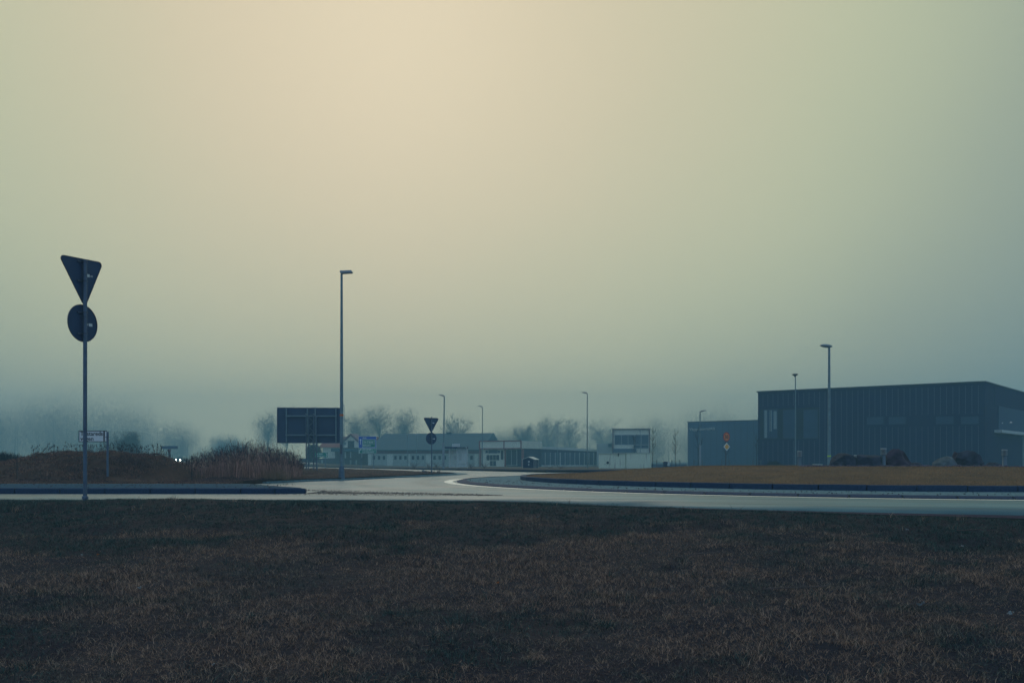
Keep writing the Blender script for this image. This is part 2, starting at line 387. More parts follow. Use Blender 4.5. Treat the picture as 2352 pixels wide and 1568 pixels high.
tag(kb.build('footway_kerb', 'granite'), kind='structure')

# left grassland with heap
hx = np.array([-60, -30, 0, 44, 88, 132, 193, 248, 308, 352, 385, 402, 430]); 
hX = np.array([WX(p, 26) for p in hx]); hy = np.array([1066, 1066, 1064, 1056, 1049, 1042, 1040, 1038, 1041, 1051, 1068, 1086, 1106])
hZ = np.array([WZ(p, 26) for p in hy])
def heap(X, Y):
    h = np.interp(X, hX, hZ - .12, left=.2, right=0.0); h = h * smooth(-40, -24, X)
    d = np.abs(Y - 26.2); prof = 1 - smooth(.3, 3.9, d)
    return h * prof
def land_z(X, Y):
    b = .10 + .16 * smooth(-5, -14, X) * smooth(24, 33, Y) * (1 - smooth(46, 60, Y) * .6) - .05 * smooth(40, 47, Y) * smooth(-8, -4, X)
    b = b + smooth(-30, -42, X) * smooth(50, 95, Y) * .42
    r = heap(X, Y)
    return b + r
def land_zn(X, Y):
    z = float(land_z(X, Y)); 
    if Y < 60: z += ((.05 + .08 * float(heap(X, Y) > .12)) * fbm(X, Y, .9) + (.03 + .04 * float(heap(X, Y) > .12)) * fbm(X, Y, 3.0, 5)) * min(1, max(0, (Y - 21.6) / 1.0)) * float(smooth(-2.5, -5.5, X))
    return z
land = [(-110, 21.45), (-60, 21.45), (-30, 21.45)] + [(x, 21.45 ) for x in np.arange(-28, -7.6, 1.0)] + [(-7.6, 21.5), (-8.1, 24.0), (-8.05, 25.6), (-7.5, 27.6), (-7.0, 28.6), (-6.35, 29.7), (-5.6, 32), (-4.86, 34.7), (-4.1, 37.5), (-3.4, 40.2), (-3.1, 42.5), (-3.3, 44.6), (-4.2, 47), (-6, 49.5), (-9, 53), (-16, 58), (-30, 66), (-44, 82), (-80, 96), (-110, 100)]
patch('grass_bank', land, land_zn, 'soil_brown', .45, .25)
# pale flush edging round the tip of the grass bank
ed = [(-8.05, 25.6), (-7.5, 27.6), (-7.0, 28.6), (-6.35, 29.7), (-5.6, 32), (-4.86, 34.7), (-4.1, 37.5), (-3.4, 40.2), (-3.1, 42.5), (-3.3, 44.6), (-4.2, 47), (-6, 49.5)]
eb = MB(); kerb(eb, [(x + .16, y) for x, y in ed][::-1][::-1], .16, -.05, .06)
e2 = MB()
for k in range(5, len(ed) - 2):
    (x0, y0), (x1, y1) = ed[k], ed[k + 1]
    e2.add([(x0 + .16, y0, .012), (x0 + .75, y0 + .1, .012), (x1 + .75, y1 + .1, .012), (x1 + .16, y1, .012)], [(0, 1, 2, 3)])
tag(eb.build('bank_edging', 'concrete'), kind='structure'); tag(e2.build('paved_strip', 'concrete'), kind='structure')

# far verge beyond the road
def far_pt(px, py, zoff=0.0):
    lo = 25.0
    while lo < 400:
        x = WX(px, lo)
        if WZ(py, lo) <= float(G(x, lo)) + zoff: return (x, lo)
        lo += .1
    return (WX(px, 400), 400)
kl = [far_pt(p, q) for p, q in ((1252, 1084.6), (1200, 1083.6), (1148, 1082.3), (1060, 1080.3), (965, 1078.2), (870, 1076), (785, 1074), (735, 1072.6))]
kl = [(60, 52), (40, 52), (25, 51.5), (14, 51), (7, 50.2)] + kl + [(-34, 108), (-46, 150), (-66, 235)]
def far_z(X, Y): return float(G(X, Y)) + .13
patch('far_verge', kl + [(-110, 350), (-110, 360), (240, 360), (240, 52)], far_z, 'far_turf', 4.0, .3)
fk = MB(); fine = []
for k in range(len(kl) - 1):
    p, q = np.array(kl[k]), np.array(kl[k + 1]); n = max(1, int(np.hypot(*(q - p)) / 1.5))
    for i in range(n): fine.append(tuple(p + (q - p) * i / n))
fine.append(kl[-1])
for k in range(len(fine) - 1):
    (x0, y0), (x1, y1) = fine[k], fine[k + 1]; g0, g1 = float(G(x0, y0)), float(G(x1, y1)); w = .28
    d = np.array([x1 - x0, y1 - y0]); d /= np.hypot(*d); nn = np.array([d[1], -d[0]]) * w
    if nn[1] < 0: nn = -nn
    g_ = .008
    a0 = (x0 + d[0] * g_, y0 + d[1] * g_); a1 = (x1 - d[0] * g_, y1 - d[1] * g_)
    fk.add([(a0[0], a0[1], g0 - .05), (a1[0], a1[1], g1 - .05), (a1[0], a1[1], g1 + .15), (a0[0], a0[1], g0 + .15), (a1[0] + nn[0], a1[1] + nn[1], g1 + .155), (a0[0] + nn[0], a0[1] + nn[1], g0 + .155)], [(0, 1, 2, 3), (3, 2, 4, 5)])
tag(fk.build('far_kerb', 'granite'), kind='structure')

# roundabout island: apron, kerb ring, mound
def ring(name, r0, r1, z0, z1, m, n=220, prof=None):
    mb = MB(); prof = prof or [(r0, z0), (r1, z1)]; k = len(prof)
    for r, z in prof:
        for i in range(n): mb.v.append((IC[0] + r * math.cos(2 * PI * i / n), IC[1] + r * math.sin(2 * PI * i / n), z))
    for j in range(k - 1):
        for i in range(n): mb.f.append((j * n + i, j * n + (i + 1) % n, (j + 1) * n + (i + 1) % n, (j + 1) * n + i))
    o = mb.build(name, m); tag(o, kind='structure'); return o
def oval(p): return p
ring('apron', 0, 0, 0, 0, 'concrete', prof=[(11.45, .062), (13.55, .05)])
ak = MB(); pth = [(IC[0] + 13.86 * math.cos(-2 * PI * i / 90), IC[1] + 13.86 * math.sin(-2 * PI * i / 90)) for i in range(91)]
for k in range(90):
    (x0, y0), (x1, y1) = pth[k], pth[k + 1]
    def rin(x, y, dr):
        v = Vector((x - IC[0], y - IC[1])); v.normalize(); return (x - v.x * dr, y - v.y * dr)
    t = .012 / 1.0
    ax, ay = x0 + (x1 - x0) * t, y0 + (y1 - y0) * t; bx, by = x1 - (x1 - x0) * t, y1 - (y1 - y0) * t
    i0 = rin(ax, ay, .12); i1 = rin(bx, by, .12); j0 = rin(ax, ay, .34); j1 = rin(bx, by, .34); dz = random.uniform(-.004, .004)
    ak.add([(ax, ay, -.02), (bx, by, -.02), (bx, by, .022), (ax, ay, .022), (i1[0], i1[1], .058 + dz), (i0[0], i0[1], .058 + dz), (j1[0], j1[1], .06 + dz), (j0[0], j0[1], .06 + dz)], [(0, 1, 2, 3), (3, 2, 4, 5), (5, 4, 6, 7)])
tag(ak.build('apron_kerb', 'granite'), kind='structure')
ikk = MB(); ns = 72
kerb(ikk, [(IC[0] + 11.6 * math.cos(2 * PI * i / ns), IC[1] + 11.6 * math.sin(2 * PI * i / ns)) for i in range(ns + 1)], .2, .02, .195, seed=4)
tag(ikk.build('island_kerb', 'granite'), kind='structure')
def mound_z(x, y):
    r = math.hypot(x - IC[0], y - IC[1])
    return .17 + .36 * float(1 - smooth(4.5, 11.6, r)) + (.012 * fbm(x, y, 1.2) if r < 11 else 0)
patch('island_mound', [(IC[0] + 11.42 * math.cos(2 * PI * i / 90), IC[1] + 11.42 * math.sin(2 * PI * i / 90)) for i in range(90)], mound_z, 'island_soil', .6, .1)

# painted markings
def flat(name, polys, z=.006):
    mb = MB()
    for p in polys: mb.add([(x, y, float(G(x, y)) + z) for x, y in p], [tuple(range(len(p)))])
    o = mb.build(name, 'paint'); tag(o, kind='structure'); return o
ring('edge_marking', 0, 0, 0, 0, 'paint', prof=[(14.00, .0065), (14.30, .0065)])
pl = []
x = -24.0
while x < -1.5:
    L = random.uniform(1.5, 3.0); w = .10
    y0 = 17.08 + max(0, x + 6) * .02
    pl.append([(x, y0), (x + L - .02, y0), (x + L - .02, y0 + w), (x, y0 + w)]); x += L
def quad_px(x0, x1, y, wy=.14):
    a = far_pt(x0, y); b = far_pt(x1, y); return [(a[0], a[1]), (b[0], b[1]), (b[0], b[1] + wy * 2.2), (a[0], a[1] + wy * 2.2)]
for q in ((1079, 1101, 1090.8), (1129, 1147, 1090.6), (1182, 1197, 1090.4), (964, 991, 1096.6), (1057, 1066, 1087.6), (905, 925, 1099)): pl.append(quad_px(*q))
flat('lane_marking', pl)

# loose grit on the road by the footway tip
gv = []; gf = []
def stones(cs, zfun, smin, smax):
    V = []; T = []
    base = np.array([(1, 0, 0), (-1, 0, 0), (0, 1, 0), (0, -1, 0), (0, 0, 1), (0, 0, -1)], float)
    tri = np.array([(0, 2, 4), (2, 1, 4), (1, 3, 4), (3, 0, 4), (2, 0, 5), (1, 2, 5), (3, 1, 5), (0, 3, 5)])
    for (x, y) in cs:
        s = random.uniform(smin, smax) * np.array([random.uniform(.8, 1.4), random.uniform(.7, 1.2), random.uniform(.4, .8)])
        b = base * s * (1 + rng.uniform(-.25, .25, (6, 3))); t = random.uniform(0, PI); c, sn = math.cos(t), math.sin(t)
        b = b @ np.array([[c, sn, 0], [-sn, c, 0], [0, 0, 1]]); T.append(tri + len(V) * 6); V.append(b + np.array([x, y, zfun(x, y) + s[2] * .4]))
    return np.concatenate(V), np.concatenate(T)
cs = []
for i in range(6000):
    t = random.random() ** 1.5; x = -5.2 + t * 5.0; y = 17.9 + random.gauss(0, .75) * (1 - t) ** .7 + (1 - t) * .7 - t * 1.0
    if y > 17.25 - t * 1.1 and not (x < -4.6 and 17.5 < y < 19.4 - (x + 5) * .5): cs.append((x, y))
Vv, Tt = stones(cs, lambda x, y: .0, .004, .013)
cs2 = [(random.uniform(-14, -5.5), random.uniform(18.0, 21.2)) for i in range(260)]
V2, T2 = stones(cs2, lambda x, y: .118, .006, .022)
cs3 = []
while len(cs3) < 500:
    t = random.uniform(PI, 1.55 * PI); r = random.uniform(11.7, 13.5); cs3.append((IC[0] + r * math.cos(t), IC[1] + r * math.sin(t)))
V3, T3 = stones(cs3, lambda x, y: .058, .006, .02)
o = np_mesh('loose_gravel', np.concatenate([Vv, V2, V3]), np.concatenate([Tt, T2 + len(Vv), T3 + len(Vv) + len(V2)]), 'gravel_debris')
tag(o, 'dark loose grit scattered on the road and kerb paving', 'gravel', kind='stuff')

# ------------------------------------------------------------------ grass blades
def blades(P, h, w, lean, segs=2, tip=.12):
    """P (n,3) roots; returns verts and tris of curved tapering blades"""
    n = len(P); ang = rng.uniform(0, 2 * PI, n); la = rng.uniform(0, 2 * PI, n)
    side = np.stack([np.cos(ang), np.sin(ang), np.zeros(n)], 1); ld = np.stack([np.cos(la), np.sin(la), np.zeros(n)], 1)
    up = np.array([0, 0, 1.0]); k = rng.uniform(.2, 1.0, n) * lean
    rows = []
    for s in range(segs + 1):
        t = s / segs; c = P + up * (h * t * (1 - .25 * k * t))[:, None] + ld * (h * k * t * t)[:, None]
        ww = w * (1 - t * (1 - tip))
        if s < segs: rows += [c - side * (ww / 2)[:, None], c + side * (ww / 2)[:, None]]
        else: rows += [c]
    per = len(rows); V = np.stack(rows, 1).reshape(-1, 3); b = np.arange(n) * per; T = []
    for s in range(segs - 1):
        T += [np.stack([b + 2 * s, b + 2 * s + 1, b + 2 * s + 3], 1), np.stack([b + 2 * s, b + 2 * s + 3, b + 2 * s + 2], 1)]
    s = segs - 1; T.append(np.stack([b + 2 * s, b + 2 * s + 1, b + 2 * s + 2], 1))
    return V, np.concatenate(T), np.repeat(rng.uniform(0, 1, n), per), per
# near verge: clumped scatter
noise_g = None
def noise2(x, y, s, seed):
    return np.array([mnoise.noise(Vector((a * s + seed, b * s, seed))) for a, b in zip(x, y)])
n = 600000
Yv = 4.4 + (13.9 - 4.4) * rng.uniform(0, 1, n) ** 1.0
Xv = rng.uniform(-1, 1, n) * (.68 * Yv + 3.0)
# clumps: pull roots towards random centres
ncl = 36000; cY = 4.3 + 9.7 * rng.uniform(0, 1, ncl); cX = rng.uniform(-1, 1, ncl) * (.68 * cY + 3.0)
pick = rng.integers(0, ncl, n); m_ = rng.uniform(0, 1, n) < .7
Xv = np.where(m_, cX[pick] + rng.normal(0, .028, n), Xv); Yv = np.where(m_, cY[pick] + rng.normal(0, .028, n), Yv)
keep = Yv < Ye(Xv) - .45 + .2 * np.sin(Xv * 3.1) * np.cos(Xv * 1.3); Xv, Yv = Xv[keep], Yv[keep]; pick = pick[keep]
# terrain height from the grid (bilinear)
def grid_z(X, Y):
    i = np.clip(np.searchsorted(gy, Y) - 1, 0, ny - 2); j = np.clip(np.searchsorted(gx, X) - 1, 0, nx - 2)
    ty = (Y - gy[i]) / (gy[i + 1] - gy[i]); tx = (X - gx[j]) / (gx[j + 1] - gx[j])
    return (ZZ[i, j] * (1 - tx) * (1 - ty) + ZZ[i, j + 1] * tx * (1 - ty) + ZZ[i + 1, j] * (1 - tx) * ty + ZZ[i + 1, j + 1] * tx * ty)
clh = rng.uniform(.6, 1.35, ncl)[pick]
tall = noise2(np.round(Xv, 1), np.round(Yv, 1), .9, 11.0)
hh = (.034 + .022 * rng.uniform(0, 1, len(Xv))) * clh * (1 + .7 * tall); ww = rng.uniform(.0022, .0042, len(Xv)) * (1 + .04 * Yv)
P = np.stack([Xv, Yv, grid_z(Xv, Yv) - .004], 1)
Vb, Tb, sh, per = blades(P, hh * .95, ww * .8, 1.7)
# greener towards the road, browner towards the viewer
bias = np.clip((9.3 - Yv) * .085, -.24, .07) - .022 * np.clip(Xv - 2, 0, 4) * (Yv > 6.5) + .02 * np.sin(Xv * .6 + 1)
o = np_mesh('verge_grass', Vb, Tb, 'grass_near', {'shade': sh, 'bias': np.repeat(bias, per)})
tag(o, 'winter grass, dark green by the road and straw brown nearer', 'grass', kind='stuff')
# taller tufts and flattened straw strewn through the lawn
nt_ = 260; ty = 4.6 + 8 * rng.uniform(0, 1, nt_); tx = rng.uniform(-1, 1, nt_) * (.66 * ty + .5); kk = rng.integers(0, nt_, 9000)
X3 = tx[kk] + rng.normal(0, .045, 9000); Y3 = ty[kk] + rng.normal(0, .045, 9000); ok = Y3 < Ye(X3) - .6; X3, Y3 = X3[ok], Y3[ok]
V_, T_, sh, per = blades(np.stack([X3, Y3, grid_z(X3, Y3) - .004], 1), rng.uniform(.05, .11, len(X3)), rng.uniform(.0025, .0045, len(X3)) * 1.2, 1.3, segs=3)
o = np_mesh('grass_tufts', V_, T_, 'grass_near', {'shade': sh, 'bias': np.repeat(np.where(rng.uniform(0, 1, len(X3)) < .5, -.06, .03), per)})
tag(o, 'longer scattered grass tufts standing out of the mown verge', 'grass', kind='stuff')
n3 = 5200; Y3 = 4.6 + 5.2 * rng.uniform(0, 1, n3); X3 = rng.uniform(-1, 1, n3) * (.66 * Y3 + .5); a3 = rng.uniform(0, 2 * PI, n3); L3 = rng.uniform(.03, .09, n3); w3 = rng.uniform(.0011, .0020, n3)
z3 = grid_z(X3, Y3) + rng.uniform(.018, .04, n3); dx = np.cos(a3) * L3; dy = np.sin(a3) * L3; px_ = -np.sin(a3) * w3; py_ = np.cos(a3) * w3
V_ = np.stack([np.stack([X3 - px_, Y3 - py_, z3], 1), np.stack([X3 + px_, Y3 + py_, z3], 1), np.stack([X3 + dx, Y3 + dy, z3 + rng.uniform(-.01, .012, n3)], 1)], 1).reshape(-1, 3)
o = np_mesh('loose_straw', V_, np.arange(len(V_)).reshape(-1, 3), 'grass_near', {'shade': np.repeat(rng.uniform(.25, .75, n3), 3), 'bias': np.full(len(V_), .2)})
tag(o, 'pale dead straw lying flat over the mown verge', 'straw', kind='stuff')
# mound grass
n = 150000
tt = rng.uniform(0, 2 * PI, n); rr_ = 11.38 * np.sqrt(rng.uniform(0, 1, n)); Xm = IC[0] + rr_ * np.cos(tt); Ym = IC[1] + rr_ * np.sin(tt)
k_ = (Ym < 33) & (np.abs(Xm) < .72 * Ym + 1); Xm, Ym, rr_ = Xm[k_], Ym[k_], rr_[k_]
Zm = .17 + .36 * (1 - smooth(4.5, 11.6, rr_)) - .004
V_, T_, sh, per = blades(np.stack([Xm, Ym, Zm], 1), rng.uniform(.022, .045, len(Xm)), rng.uniform(.004, .008, len(Xm)), 1.0, segs=1)
o = np_mesh('island_grass', V_, T_, 'grass_mound', {'shade': sh, 'bias': np.repeat(np.zeros(len(Xm)), per)})
tag(o, 'short rust brown grass on the roundabout island', 'grass', kind='stuff')
# bank grass and tussocks
n = 150000
Yl = np.where(rng.uniform(0, 1, n) < .6, rng.uniform(21.5, 27.5, n), 21.5 + 27 * rng.uniform(0, 1, n)); Xl = -3.2 - rng.uniform(0, 1, n) * (.70 * Yl - 2)
oL = np.array(land)
def inside_np(X, Y, poly):
    c = np.zeros(len(X), bool); j = len(poly) - 1
    for i in range(len(poly)):
        xi, yi = poly[i]; xj, yj = poly[j]
        cond = ((yi > Y) != (yj > Y)) & (X < (xj - xi) * (Y - yi) / (yj - yi + 1e-12) + xi); c ^= cond; j = i
    return c
k_ = inside_np(Xl, Yl, land); Xl, Yl = Xl[k_], Yl[k_]
Zl = np.array([land_zn(a, b) for a, b in zip(Xl, Yl)]) - .01
tall = np.clip(noise2(Xl, Yl, .8, 21.0) + .3, 0, 1); hp = heap(Xl, Yl) > .15
hh = (.045 + .07 * tall * rng.uniform(0, 1, len(Xl))) * np.where(hp, 1.35, 1.0)
V_, T_, sh, per = blades(np.stack([Xl, Yl, Zl], 1), hh, rng.uniform(.006, .014, len(Xl)), 1.4, segs=2)
front_strip = np.clip(1 - (Yl - 21.5) / .9, 0, 1) * .25
o = np_mesh('bank_grass', V_, T_, 'grass_dry', {'shade': sh, 'bias': np.repeat(front_strip - .03 + np.where(hp, .03, -.02), per)})
tag(o, 'long dry brown grass over the earth heap and bank', 'grass', kind='stuff')
# dry weed stalks along the heap crest
def stalks(name, roots, hs, label, cat, plume=True, mats=('straw', 'plume'), leafy=0, kind='stuff', sw=.010, lean=.22, plumes=7):
    n = len(roots); roots = np.array(roots); hs = np.array(hs)
    V1, T1, s1, per = blades(roots, hs, np.full(n, sw), lean, segs=3, tip=.5)
    o = np_mesh(name, V1, T1, mats[0], {'shade': s1, 'bias': np.zeros(len(s1))})
    tips = V1.reshape(n, per, 3)[:, -1]; prev = V1.reshape(n, per, 3)[:, -2]
    K = plumes; d = tips - prev; d /= np.linalg.norm(d, axis=1)[:, None]
    R = []; H = []
    for k in range(K):
        R.append(tips - d * (hs * rng.uniform(0, .16, n))[:, None]); H.append(rng.uniform(.05, .11, n))
    R = np.concatenate(R); H = np.concatenate(H)
    V2, T2, s2, per2 = blades(R, H, rng.uniform(.006, .015, len(R)), .9, segs=1)
    p = np_mesh('plume', V2, T2, mats[1], {'shade': s2, 'bias': np.zeros(len(s2))}, parent=o)
    return tag(o, label, cat, kind=kind)
roots = []; hs = []
for i in range(620):
    px = random.uniform(70, 395) if random.random() < .8 else random.uniform(230, 390)
    Y = random.uniform(25.6, 28.4); x = WX(px, Y); dens = .5 + .5 * mnoise.noise(Vector((x * 1.1, 3, 0)))
    if random.random() > dens + .15: continue
    roots.append((x, Y, land_zn(x, Y))); hs.append(random.uniform(.08, .34) * (.5 + dens))
stalks('weed_stalks', roots, hs, 'dark dead weed stalks fringing the crest of the earth heap', 'weeds')
roots = []; hs = []
for i in range(4600):
    px = 416 + 279 * random.random() ** .8
    Y = random.uniform(26.8, 33.5); x = WX(px, Y)
    if mnoise.noise(Vector((x * 1.4, Y * .5, 1))) < -.1 and random.random() < .55: continue
    if not (x < -7.7 + (33 - Y) * .02): continue
    t = (px - 412) / 282.0
    topy = np.interp(px, [412, 445, 470, 520, 560, 600, 630, 655, 680, 696], [1064, 1048, 1038, 1027, 1020, 1021, 1026, 1036, 1042, 1066])
    zr = land_zn(x, Y); ztop = EYE + (HY - topy) * 30.0 / F
    roots.append((x, Y, zr)); hs.append(max(.15, (ztop - zr) * (.52 + .56 * random.random() ** 1.1 + (.14 if random.random() < .06 else 0)) * (1 + .25 * mnoise.noise(Vector((x * 1.6, Y * .9, 4))))))
stalks('reed_bed', roots, hs, 'reddish brown dry reed bed with dark feathery plumes beside the bank', 'reeds', mats=('reed', 'plume'), sw=.011, lean=.38, plumes=5)
# pale tussock at the reed bed's edge
roots = []; hs = []
for i in range(420):
    x = WX(630, 26.6) + random.gauss(0, .28); Y = 26.6 + random.gauss(0, .22); roots.append((x, Y, land_zn(x, Y))); hs.append(random.uniform(.2, .5))
V_, T_, sh, per = blades(np.array(roots), np.array(hs), rng.uniform(.008, .014, len(hs)), 1.1, segs=4)
M['tussock'] = grass_mat('pale_tussock', ((.2, .13, .09), (.32, .21, .14)), ((.25, .16, .11), (.40, .27, .18)))
tag(np_mesh('grass_tussock', V_, T_, 'tussock', {'shade': sh, 'bias': np.zeros(len(sh))}), 'pale arching grass tussock in front of the reeds', 'tussock')
# tall weeds beyond the road and a few near the crest
def weed(px, Y, hpx, seed, label, zf, group=None, n=5, spread=.12):
    r = random.Random(seed); x0 = WX(px, Y); z0 = zf(x0, Y); t = thing('weed', label, 'weed', (x0, Y, z0), 0, group); mb = MB()
    H = hpx * Y / F
    for k in range(n):
        a = r.uniform(-spread, spread) * H * 3; p = Vector((r.uniform(-.3, .3) * spread, r.uniform(-.02, .02), 0)); h = H * r.uniform(.6, 1)
        q = p
        for j in range(4):
            nq = q + Vector((a * .25 * (j + 1) / 2.5, r.uniform(-.01, .01), h / 4)); w = max(.0025, Y * .00022) * (1 - j * .18); mb.tube(q, nq, w, w * .8, 4, False); q = nq
            if j > 0:
                b = q + Vector((r.uniform(-1, 1) * h * .14, 0, h * .12)); mb.tube(q, b, w * .7, w * .4, 4, False)
    mb.build('stem', 'straw', t); return t

# ------------------------------------------------------------------ signs
def rounded_poly(pts, r, seg=6):
    out = []; n = len(pts)
    for i in range(n):
        p = Vector(pts[i]); a = (Vector(pts[i - 1]) - p).normalized(); b = (Vector(pts[(i + 1) % n]) - p).normalized()
        ang = a.angle(b) / 2; d = r / math.tan(ang); c = p + (a + b).normalized() * (r / math.sin(ang))
        s = p + a * d; e = p + b * d; a0 = math.atan2(s.y - c.y, s.x - c.x); a1 = math.atan2(e.y - c.y, e.x - c.x)
        while a1 - a0 > PI: a1 -= 2 * PI
        while a1 - a0 < -PI: a1 += 2 * PI
        for k in range(seg + 1): t = a0 + (a1 - a0) * k / seg; out.append((c.x + r * math.cos(t), c.y + r * math.sin(t)))
    return out
def circle(r, cz=0, cx=0, n=40): return [(cx + r * math.cos(2 * PI * i / n), cz + r * math.sin(2 * PI * i / n)) for i in range(n)]
def yield_sign(px, Y, ybase, ytop, yaw, label, zt, zd, roll=0.0):
    """post with a yield triangle over a round plate, both seen from behind; local -y faces the viewer"""
    x = WX(px, Y); zb = WZ(ybase, Y); t = thing('road_sign', label, 'road sign', (x, Y, zb)); H = WZ(ytop, Y) - zb
    p = MB(); p.tube((0, 0, -.15), (0, 0, H), .030, .030, 20); p.lathe([(.045, -.02), (.05, 0), (.045, .03), (.031, .035)], 20)
    p.build('post', 'galv', t, True)
    c, s = math.cos(yaw), math.sin(yaw)
    R = Matrix.Rotation(yaw, 4, 'Z') @ Matrix.Rotation(roll, 4, 'Y')
    off = Vector((0, .052, 0)); off = R @ off
    def plate(name, pts, zc, m, y0=.0, y1=.0022, par=t):
        mb = MB().prism(pts, y0, y1); mb.xf(Matrix.Translation((off.x, off.y, zc)) @ R); return mb.build(name, m, par)
    S = .45; tri = [(-S, .26), (S, .26), (0, -.52)]; zt -= 0
    tp = plate('yield_plate', rounded_poly(tri, .055), zt, 'sign_back', 0, .003)
    # folded rim
    def rim(pts, zc, par, m='sign_back'):
        mb = MB(); n = len(pts); q = [(a * .985, b * .985) for a, b in pts]
        vs = [(a, -.012, b) for a, b in pts] + [(a, .004, b) for a, b in pts] + [(a, -.012, b) for a, b in q] + [(a, .0, b) for a, b in q]
        fs = []
        for i in range(n):
            j = (i + 1) % n; fs += [(i, j, n + j, n + i), (2 * n + i, 3 * n + i, 3 * n + j, 2 * n + j), (i, 2 * n + i, 2 * n + j, j)]
        mb.add(vs, fs); mb.xf(Matrix.Translation((off.x, off.y, zc)) @ R); mb.build('rim', m, par)
    rim(rounded_poly(tri, .055), zt, tp, 'clamp')
    k = .78; plate('yield_face', rounded_poly([(a, b - .0) for a, b in tri], .055), zt, 'red', .0045, .006, tp)
    plate('yield_centre', rounded_poly([(a * .72, b * .72 - .002) for a, b in tri], .04), zt, 'yellow', .0075, .009, tp)
    dp = plate('round_plate', circle(.30), zd, 'sign_back', 0, .003); rim(circle(.30), zd, dp, 'clamp')
    plate('round_face', circle(.298), zd, 'blue', .0045, .006, dp)
    plate('white_ring', circle(.20), zd, 'white', .0075, .009, dp); plate('blue_centre', circle(.155), zd, 'blue', .0105, .012, dp)
    for zc in (zt + .21, zt - .10, zd + .17, zd - .17):
        mb = MB(); mb.box(-.115, .05, -.020, -.001, -.012, .012); mb.xf(Matrix.Translation((off.x, off.y, zc)) @ R)
        mb2 = MB().tube((0, 0, -.010), (0, 0, .010), .037, .037, 16).xf(Matrix.Translation((0, 0, zc))); mb.add(mb2.v, mb2.f); mb.build('clamp', 'clamp', t)
    for zc, dx in ((zt + .0, .10), (zd - .02, .09)):
        mb = MB().box(dx - .02, dx + .045, -.004, -.0005, -.02, .028)
        for q in range(2): mb.box(dx + .06, dx + .11, -.004, -.0005, -.012 + q * .018, -.004 + q * .018)
        if zc < zt - .1:
            mb = MB().box(dx + .04, dx + .11, -.004, -.0005, -.02, .028)
            for q in range(2): mb.box(dx - .02, dx + .028, -.004, -.0005, -.008 + q * .018, .0 + q * .018)
        mb.xf(Matrix.Translation((off.x, off.y, zc)) @ R); mb.build('sticker', 'sticker', t)
    return t
Y1 = 12.8
zb = WZ(1143, Y1)
yield_sign(195.5, Y1, 1143, 597, math.radians(74), 'tall road sign with yield triangle and disc seen from behind, nearest on the verge', WZ(631, Y1) - zb, WZ(742, Y1) - zb, math.radians(-5))
Y2 = 40.0; zb = WZ(1089.6, Y2)
yield_sign(991.5, Y2, 1089.6, 957, math.radians(34), 'small distant yield sign with disc seen from behind, at the tip of the grass bank', WZ(971, Y2) - zb, WZ(1006.5, Y2) - zb)

# street name sign
Y = 23.4; x = WX(247.2, Y); zb = WZ(1106, Y)
t = thing('street_name_sign', 'white street name board on a short grey post before the earth heap', 'street sign', (x, Y, zb), math.radians(-4))
H = WZ(991, Y) - zb
p = MB(); p.tube((0, 0, -.1), (0, 0, H), .032, .032, 16); p.build('post', 'galv', t, True)
p = MB(); p.lathe([(.05, 0), (.055, .02), (.055, .1), (.04, .13)], 16); p.build('base_collar', 'darkpost', t, True)
zc = WZ(1001.5, Y) - zb; bw = 66 * Y / F; bh = 24.4 * Y / F
bd = MB().box(-.03 - bw, -.03, -.012, .012, zc - bh / 2, zc + bh / 2).build('board', 'white', t)
fr = MB(); e = .02
fr.box(-.035 - bw, -.025, -.016, .016, zc + bh / 2 - e / 2, zc + bh / 2 + e / 2); fr.box(-.035 - bw, -.025, -.016, .016, zc - bh / 2 - e / 2, zc - bh / 2 + e / 2)
fr.box(-.035 - bw, -.015 - bw, -.0165, .0165, zc - bh / 2 + e / 2, zc + bh / 2 - e / 2); fr.box(-.12, -.08, -.0165, .0165, zc - bh / 2 + e / 2, zc + bh / 2 - e / 2)
fr.build('border', 'black', bd)
text('Tostareds-', 'lettering', 'black', bd, -bw + .02, -.0145, zc + .022, width=.74, height=.125, bold=.012)
text('v\u00e4gen', 'lettering', 'black', bd, -bw + .02, -.0145, zc - .125, width=.40, height=.125, bold=.012)
MB().box(-.05, .085, -.04, -.033, zc - .03, zc - .012).build('bracket', 'darkpost', t)

# large board from behind on a lattice mast
Y = 44.0; x = WX(714.5, Y); zb = WZ(1087, Y); s = Y / F
t = thing('direction_board', 'big corrugated dark sign board seen from behind on a lattice mast', 'sign board', (x, Y, zb), math.radians(4))
z0 = WZ(1016, Y) - zb; z1 = WZ(936.5, Y) - zb; xl = (637 - 714.5) * s; xr = (784 - 714.5) * s
mb = MB(); nrib = 24
for i in range(nrib):
    a = z0 + (z1 - z0) * i / nrib; b = z0 + (z1 - z0) * (i + 1) / nrib; m_ = (b - a)
    mb.box(xl, xr, .19, .22, a + .012, b - .012)
mb.box(xl + .005, xr - .005, .205, .235, z0, z1)
bd = mb.build('board', 'sign_back', t)
fr = MB()
for a, b in ((z0 - .03, z0), (z1, z1 + .03)): fr.box(xl - .02, xr + .02, .17, .24, a, b)
fr.box(xl - .03, xl - .001, .17, .24, z0, z1); fr.box(xr + .001, xr + .03, .17, .24, z0, z1); fr.build('edge_frame', 'galv', bd)
for px in (657.5, 705, 723, 770): MB().box((px - 714.5) * s - .03, (px - 714.5) * s + .03, .12, .187, z0 + .02, z1 + .04).build('upright', 'pole', t)
for py in (954.8, 998.5):
    zc = WZ(py, Y) - zb; MB().box((656 - 714.5) * s, (772 - 714.5) * s, .06, .118, zc - .035, zc + .035).build('crossbar', 'pole', t)
lg = (-.26, .22)
